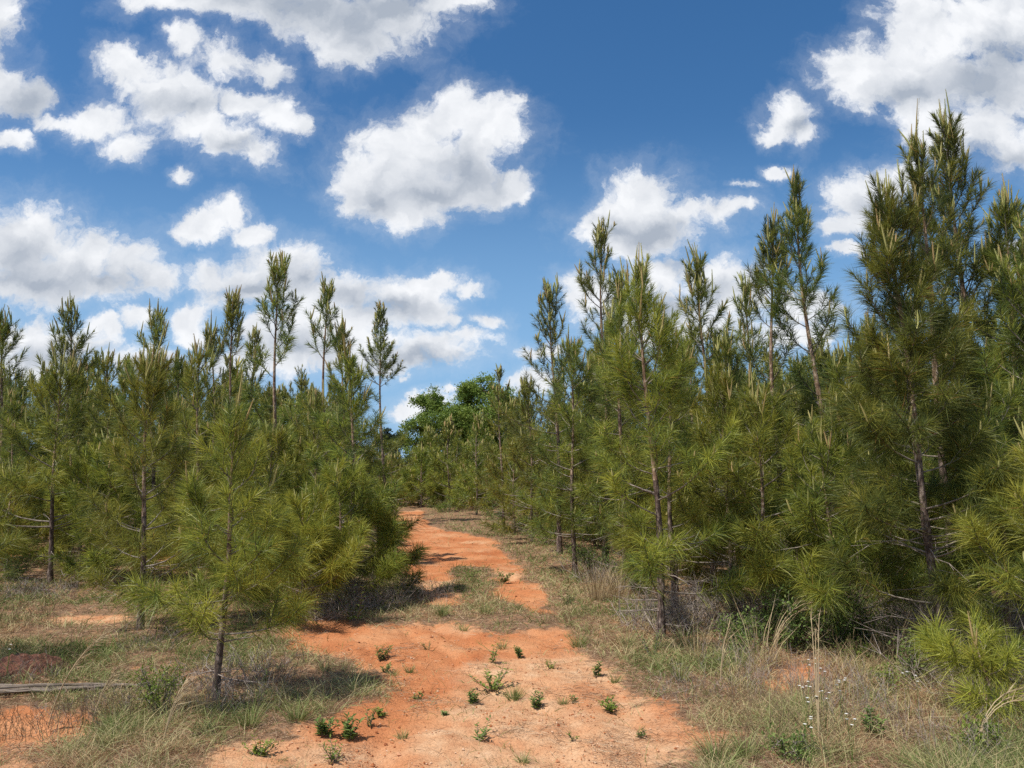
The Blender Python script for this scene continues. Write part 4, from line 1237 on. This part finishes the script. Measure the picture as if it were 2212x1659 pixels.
for i, (x, y, L, lean, az, lab) in enumerate([(100, 1570, 0.80, 0.75, 0.3, "long tan seed stalk arching right above the bottom left grass"),
                                             (195, 1570, 0.42, 0.5, 0.5, "shorter tan seed stalk right of the long arching one"),
                                             (1668, 1420, 1.0, 1.9, 0.2, "tall dry stalk hooked over like a cane before the leafy brush"),
                                             (2110, 1640, 0.62, 1.7, 0.1, "broad bent tan stalk at the bottom right corner"),
                                             (1770, 1620, 0.75, 0.35, 1.2, "straight pale stalk in the lower right grass"),
                                             (1555, 1480, 0.50, 0.6, 0.9, "slanting pale stalk right of the dark forked looking trunk"),
                                             (350, 1610, 0.42, 0.6, 0.9, "pale stalk leaning over the lower left grass")]):
    put_mesh("dry_stalk", arch_stalk(650 + i, L, lean, az), x, y, lab, "dry stalk")


def bush(seed, r, h, leaf, n, stems, m):
    rng = np.random.default_rng(seed)
    st, lf = MB(), MB()
    B, Rr = [], []
    for k in range(stems):
        a = rng.uniform(0, 6.28); q = rng.random() ** 0.6
        tip = np.array([math.cos(a) * r * q, math.sin(a) * r * q, h * rng.uniform(0.45, 1.05) * (1 - 0.35 * q * q)])
        mid = tip * [0.4, 0.4, 0.6] + rng.normal(size=3) * 0.04
        B.append([np.array([tip[0] * .08, tip[1] * .08, -0.03]), mid, tip]); Rr.append([0.0055, 0.0035, 0.0015])
        nn = n // stems
        f = rng.uniform(0.25, 1.02, nn)[:, None]
        p = np.where(f < 0.5, B[-1][0] + (mid - B[-1][0]) * f * 2, mid + (tip - mid) * (f - 0.5) * 2)
        off = unit(rng.normal(size=(nn, 3))) * rng.uniform(0.01, 0.13, (nn, 1)) * (0.5 + r)
        p2 = p + off; p2[:, 2] = np.maximum(p2[:, 2], 0.03)
        for q_ in range(0, nn, 9):
            B.append([p[q_], (p[q_] + p2[q_]) / 2, p2[q_]]); Rr.append([0.002, 0.0015, 0.001])
        dd = unit(off + rng.normal(size=(nn, 3)) * 0.05 + [[0, 0, 0.04]])
        L = leaf * rng.uniform(0.6, 1.25, nn)
        leaves(lf, p2, dd, unit(np.array([[0, 0, 1.0]]) + rng.normal(size=(nn, 3)) * 0.55), L, L * rng.uniform(0.4, 0.6, nn), np.clip(0.5 + rng.normal() * .12 + rng.normal(size=nn) * 0.2, 0, 1))
    tubes(st, np.array(B), np.array(Rr), 4)
    return [("stems", st.mesh("stems", M_TWIG, True)), ("leaves", lf.mesh("leaves", m))]


BUSHES = [
    (345, 1545, 0.22, 0.34, 0.020, 1400, 12, M_LEAF_Y, "small airy yellow green bush in the left grass"),
    (1705, 1400, 0.42, 0.60, 0.034, 2400, 20, M_LEAF, "leafy brush left of the dry stalks under the right pines"),
    (1800, 1395, 0.45, 0.66, 0.034, 2600, 22, M_LEAF, "tallest leafy brush in the dark gap under the right pines"),
    (1880, 1400, 0.35, 0.45, 0.034, 1800, 16, M_LEAF, "low leafy brush left of the leaning pinkish trunk"),
    (1590, 1410, 0.36, 0.36, 0.030, 1600, 14, M_LEAF, "low leafy brush beneath the yellow green front row pine"),
    (1915, 1500, 0.13, 0.22, 0.022, 420, 7, M_LEAF_Y, "bright yellow green bush alone in the right grass"),
    (1975, 1475, 0.16, 0.34, 0.028, 520, 8, M_LEAF, "upright green bush by the foot of the leaning pine"),
    (1840, 1430, 0.20, 0.16, 0.030, 420, 7, M_LEAF_Y, "flat light green bush at the front edge of the brush"),
    (1290, 1240, 0.55, 0.55, 0.032, 2200, 18, M_LEAF, "dark brush at the foot of the pine with bare lower trunk"),
    (1370, 1280, 0.50, 0.45, 0.032, 1800, 16, M_LEAF, "shaded brush behind the thick tan stalks"),
    (1180, 1180, 0.60, 0.45, 0.034, 1600, 14, M_LEAF_Y, "light green brush along the right verge of the track"),
    (1120, 1150, 0.60, 0.50, 0.036, 1400, 14, M_LEAF, "green brush further along the right verge"),
    (955, 1108, 0.7, 0.6, 0.05, 1200, 12, M_LEAF_Y, "pale green brush where the track bends out of sight"),
    (1070, 1125, 0.8, 0.6, 0.05, 1300, 12, M_LEAF, "brush below the pines at the bend of the track"),
    (25, 1260, 0.5, 0.55, 0.03, 1600, 14, M_LEAF, "brush at the left picture edge below the broad dark pine"),
    (230, 1255, 0.5, 0.40, 0.03, 1300, 12, M_LEAF, "low brush behind the slim pine with yellow shoots"),
    (1245, 1215, 0.4, 0.3, 0.03, 900, 9, M_LEAF_Y, "small light bush beside the bare lower trunk"),
    (2110, 1640, 0.15, 0.18, 0.03, 420, 7, M_LEAF_Y, "small yellow green bush in the bottom right corner"),
    (1700, 1640, 0.16, 0.16, 0.026, 500, 8, M_LEAF, "leafy green bush at the bottom, left of the white flowers"),
]
for i, (x, y, r, h, lf, n, st, m, lab) in enumerate(BUSHES):
    put_multi("bush", bush(400 + i, r, h, lf, n, st, m), x, y, lab, "bush")


def brush_pile(seed, r, h, n):
    rng = np.random.default_rng(seed)
    mb = MB(); B, R_ = [], []
    for k in range(n):
        a = rng.uniform(0, 6.28); q = rng.random() ** 0.5 * r
        p = np.array([math.cos(a) * q, math.sin(a) * q, 0.0])
        dv = unit(np.array([rng.normal() * .7, rng.normal() * .7, rng.uniform(0.3, 1.3)]))
        L = h * rng.uniform(0.4, 1.1)
        c = rng.normal(size=3) * L * 0.18
        B.append([p, p + dv * L * .5 + c, p + dv * L + c * .6 - [0, 0, L * .12]]); R_.append([0.003, 0.0022, 0.001])
        for s in range(2):
            b = B[-1 - s][1]; e = b + unit(dv + rng.normal(size=3) * .7) * L * .4
            B.append([b, (b + e) / 2 + rng.normal(size=3) * .01, e]); R_.append([0.0018, 0.0014, 0.0008])
    tubes(mb, np.array(B), np.array(R_), 3)
    return mb.mesh("dead_brush", M_DEAD)


for i, (x, y, r, h, n, lab) in enumerate([(1980, 1400, 0.5, 0.7, 190, "tangle of dead twigs around the leaning pinkish trunk"), (2080, 1400, 0.6, 0.7, 190, "dead twig tangle behind the pine sapling"),
                                          (1450, 1360, 0.5, 0.5, 190, "dead twigs round the dark forked looking trunk"), (790, 1315, 0.5, 0.42, 230, "grey dead twigs under the short dark based pine bush"),
                                          (700, 1335, 0.4, 0.30, 150, "dead twigs at the foot of the yellow green pine bush"), (1880, 1350, 0.6, 0.7, 150, "dead twigs in the dark gap of the right stand"),
                                          (60, 1290, 0.6, 0.35, 130, "grey twigs left of the dark trunk at the far left"), (500, 1470, 0.45, 0.22, 120, "grey twigs around the foot of the nearest left pine"),
                                          (2150, 1500, 0.5, 0.5, 160, "dead twigs under the low bright pine at the right edge"), (1560, 1340, 0.7, 0.6, 160, "dead twigs under the yellow green front row pine"),
                                          (1330, 1262, 0.5, 0.5, 150, "dead reddish twigs behind the tan stalk clumps")]):
    put_mesh("dead_brush", brush_pile(700 + i, r, h, n), x, y, lab, "dead brush")

# thin brown stems standing in the verges
def wiry(seed, h, n, spread):
    rng = np.random.default_rng(seed)
    mb = MB(); B, R_, tt = [], [], []
    for k in range(n):
        a = rng.uniform(0, 6.28); q = spread * rng.random() ** 0.5
        p = np.array([math.cos(a) * q, math.sin(a) * q, -0.01]); L = h * rng.uniform(0.45, 1.1)
        dv = unit(np.array([rng.normal() * .25, rng.normal() * .25, 1.0]))
        m_ = p + dv * L * .5 + rng.normal(size=3) * .015; t_ = p + dv * L + rng.normal(size=3) * .04
        B.append([p, m_, t_]); R_.append([0.0016, 0.0013, 0.0007])
        for s_ in range(3):
            b = m_ + (t_ - m_) * rng.random(); e = b + unit(dv + rng.normal(size=3) * .6) * L * .22
            B.append([b, (b + e) / 2, e]); R_.append([0.0011, 0.0009, 0.0006])
    tubes(mb, np.array(B), np.array(R_), 3, 0.1)
    return mb.mesh("wiry_weed", M_STRAW if seed % 2 else M_DEAD)


WIRY = [(1500, 1500, "wiry brown weed patch beside the sandy clay on the right"), (1590, 1530, "wiry weed patch nearer than the loose dry stalks"), (1660, 1500, "wiry weed patch below the hooked cane stalk"),
        (1730, 1560, "wiry weed patch among the white flowers"), (1850, 1560, "wiry weed patch right of the white flowers"), (1950, 1600, "wiry weed patch by the low green weed"),
        (2050, 1640, "wiry weed patch before the broad bent stalk"), (1900, 1460, "wiry weed patch behind the bright yellow green bush"), (1580, 1440, "wiry weed patch at the edge of the pine shade"),
        (1700, 1620, "wiry weed patch at the bottom by the leafy green bush"), (420, 1530, "wiry weed patch behind the small airy bush"), (250, 1560, "wiry weed patch by the shorter seed stalk"),
        (530, 1530, "wiry weed patch in front of the nearest left pine"), (90, 1585, "wiry weed patch on the lower left clay"), (185, 1560, "wiry weed patch at the right end of the lower left clay"), (30, 1560, "wiry weed patch at the left edge of the lower left clay"), (120, 1300, "wiry weed patch around the dark trunk far left"), (60, 1350, "wiry weed patch behind the clay mound"), (30, 1475, "wiry weed patch in front of the clay mound"), (110, 1450, "wiry weed patch right of the clay mound"),
        (330, 1400, "wiry weed patch in front of the slim pine"), (620, 1480, "wiry weed patch in the shadow of the nearest left pine"), (930, 1300, "wiry weed patch at the left rut end"),
        (1230, 1350, "wiry weed patch on the near right verge"), (1800, 1500, "wiry weed patch in the middle of the right grass")]
for i, (x, y, lab) in enumerate(WIRY):
    put_mesh("wiry_weed", wiry(1200 + i, 0.16 + 0.14 * ((i * 7) % 5) / 4, 60, 0.30), x, y, lab, "wiry weed")

# white wildflowers
def flower(seed, h):
    rng = np.random.default_rng(seed)
    st, pt = MB(), MB()
    for k in range(2):
        tip = np.array([rng.normal() * .03, rng.normal() * .03, h * rng.uniform(.8, 1.1)])
        tubes(st, np.array([[[0, 0, -0.01], tip * .5 + [0.004, 0, 0], tip]]), np.array([[.0016, .0014, .001]]), 4)
        n = 6
        a = np.arange(n) * 6.283 / n
        d = np.stack([np.cos(a), np.sin(a), np.full(n, 0.35)], 1)
        leaves(pt, np.repeat(tip[None], n, 0), d, np.repeat([[0, 0, 1.0]], n, 0), np.full(n, .011), np.full(n, .008), np.full(n, .5))
    return [("stem", st.mesh("stem", M_LEAF)), ("petals", pt.mesh("petals", M_PETAL))]


FL_LAB = ["white wildflower farthest back in the right grass, right one of the top pair", "white wildflower farthest back in the right grass, left one of the top pair", "single white wildflower between the top pair and the middle row",
          "white wildflower at the left end of the middle row", "white wildflower at the right end of the middle row, upper bloom", "white wildflower just under the right end of the middle row",
          "lowest white wildflower at the right end of the middle row", "white wildflower at the top of the dense left cluster", "leftmost white wildflower of the dense left cluster",
          "rightmost white wildflower of the dense left cluster", "lowest white wildflower of the dense left cluster", "white wildflower low and left beneath the dense cluster",
          "white wildflower alone at the lower right of the flower patch", "white wildflower near the bottom, under the dense cluster", "left white wildflower of the pair near the leaning pine",
          "right white wildflower of the pair near the leaning pine", "lone white wildflower at the left picture edge", "white wildflower nearest to the bottom of the picture", "white wildflower near the bottom, right of the tall pale stalk"]
FV = [flower(800 + k, 0.24 + 0.05 * k) for k in range(3)]
for i, (x, y) in enumerate([(1757, 1450), (1747, 1462), (1778, 1500), (1748, 1512), (1826, 1512), (1816, 1524), (1824, 1530), (1765, 1542), (1750, 1550), (1780, 1548),
                            (1770, 1556), (1735, 1580), (1845, 1600), (1762, 1612), (1965, 1505), (1985, 1507), (12, 1420), (1758, 1660), (1840, 1615)]):
    put_multi("wildflower", FV[i % 3], x, y + 55, FL_LAB[i], "wildflower", "white wildflowers in the grass", rz=i * 1.3)

# weathered boards and the clay mound at the left edge
mb = MB()
rng = np.random.default_rng(9)
for k in range(8):
    q = np.linspace(0, 1, 13)
    a_ = -0.78 + rng.normal() * .12; b_ = 0.70 + rng.normal() * .16
    pts = np.stack([a_ + (b_ - a_) * q, (k % 5) * 0.034 + 0.05 * np.sin(q * 3 + k) * 0.6 + rng.normal(size=13) * .005, 0.022 + 0.022 * (k // 5) + 0.014 * np.sin(q * 5 + k * 2) + rng.normal(size=13) * .004], 1)
    rad = np.clip(0.015 * (1 + 0.35 * rng.normal(size=13)) * np.sin(np.pi * np.clip(q, 0.04, 0.96)) ** 0.35, 0.003, 0.024)
    tubes(mb, pts[None], rad[None], 7)
o = mb.obj("fallen_log", M_WOOD, smooth=True); o.scale = (0.9, 0.9, 0.9)
g = gnd(150, 1500); o.location = (g.x, g.y, hz(g.x, g.y) - 0.005); o.rotation_euler = (0, 0, math.radians(4))
tag(o, "split weathered grey log lying in the left grass", "log")

mb = MB()
u_, v_ = np.meshgrid(np.linspace(0, 2 * np.pi, 41)[:-1], np.linspace(0, 1, 14))
rx = 0.42 * v_; x_ = np.cos(u_) * rx * (1 + 0.15 * np.sin(3 * u_)); y_ = np.sin(u_) * rx * 0.7
z_ = 0.13 * (1 - v_ ** 2) ** 1.2 + (fbm(x_.ravel() * 12 + 5, y_.ravel() * 12 + 5, 3, 3).reshape(x_.shape) - 0.5) * 0.17 * (1 - v_ ** 3) - 0.02
V = np.stack([x_.ravel(), y_.ravel(), z_.ravel()], 1)
ii = np.arange(14 * 40).reshape(14, 40)
F = np.stack([ii[:-1], ii[1:], np.roll(ii[1:], -1, 1), np.roll(ii[:-1], -1, 1)], -1).reshape(-1, 4)
mb.add(V, F)
o = mb.obj("clay_mound", M_MOUND, smooth=True)
g = gnd(55, 1450); o.location = (g.x, g.y, hz(g.x, g.y)); tag(o, "small dark red clay mound among grass at the left edge", "clay mound")

print("OBJECTS", len(bpy.data.objects), "FILL", len(fill))
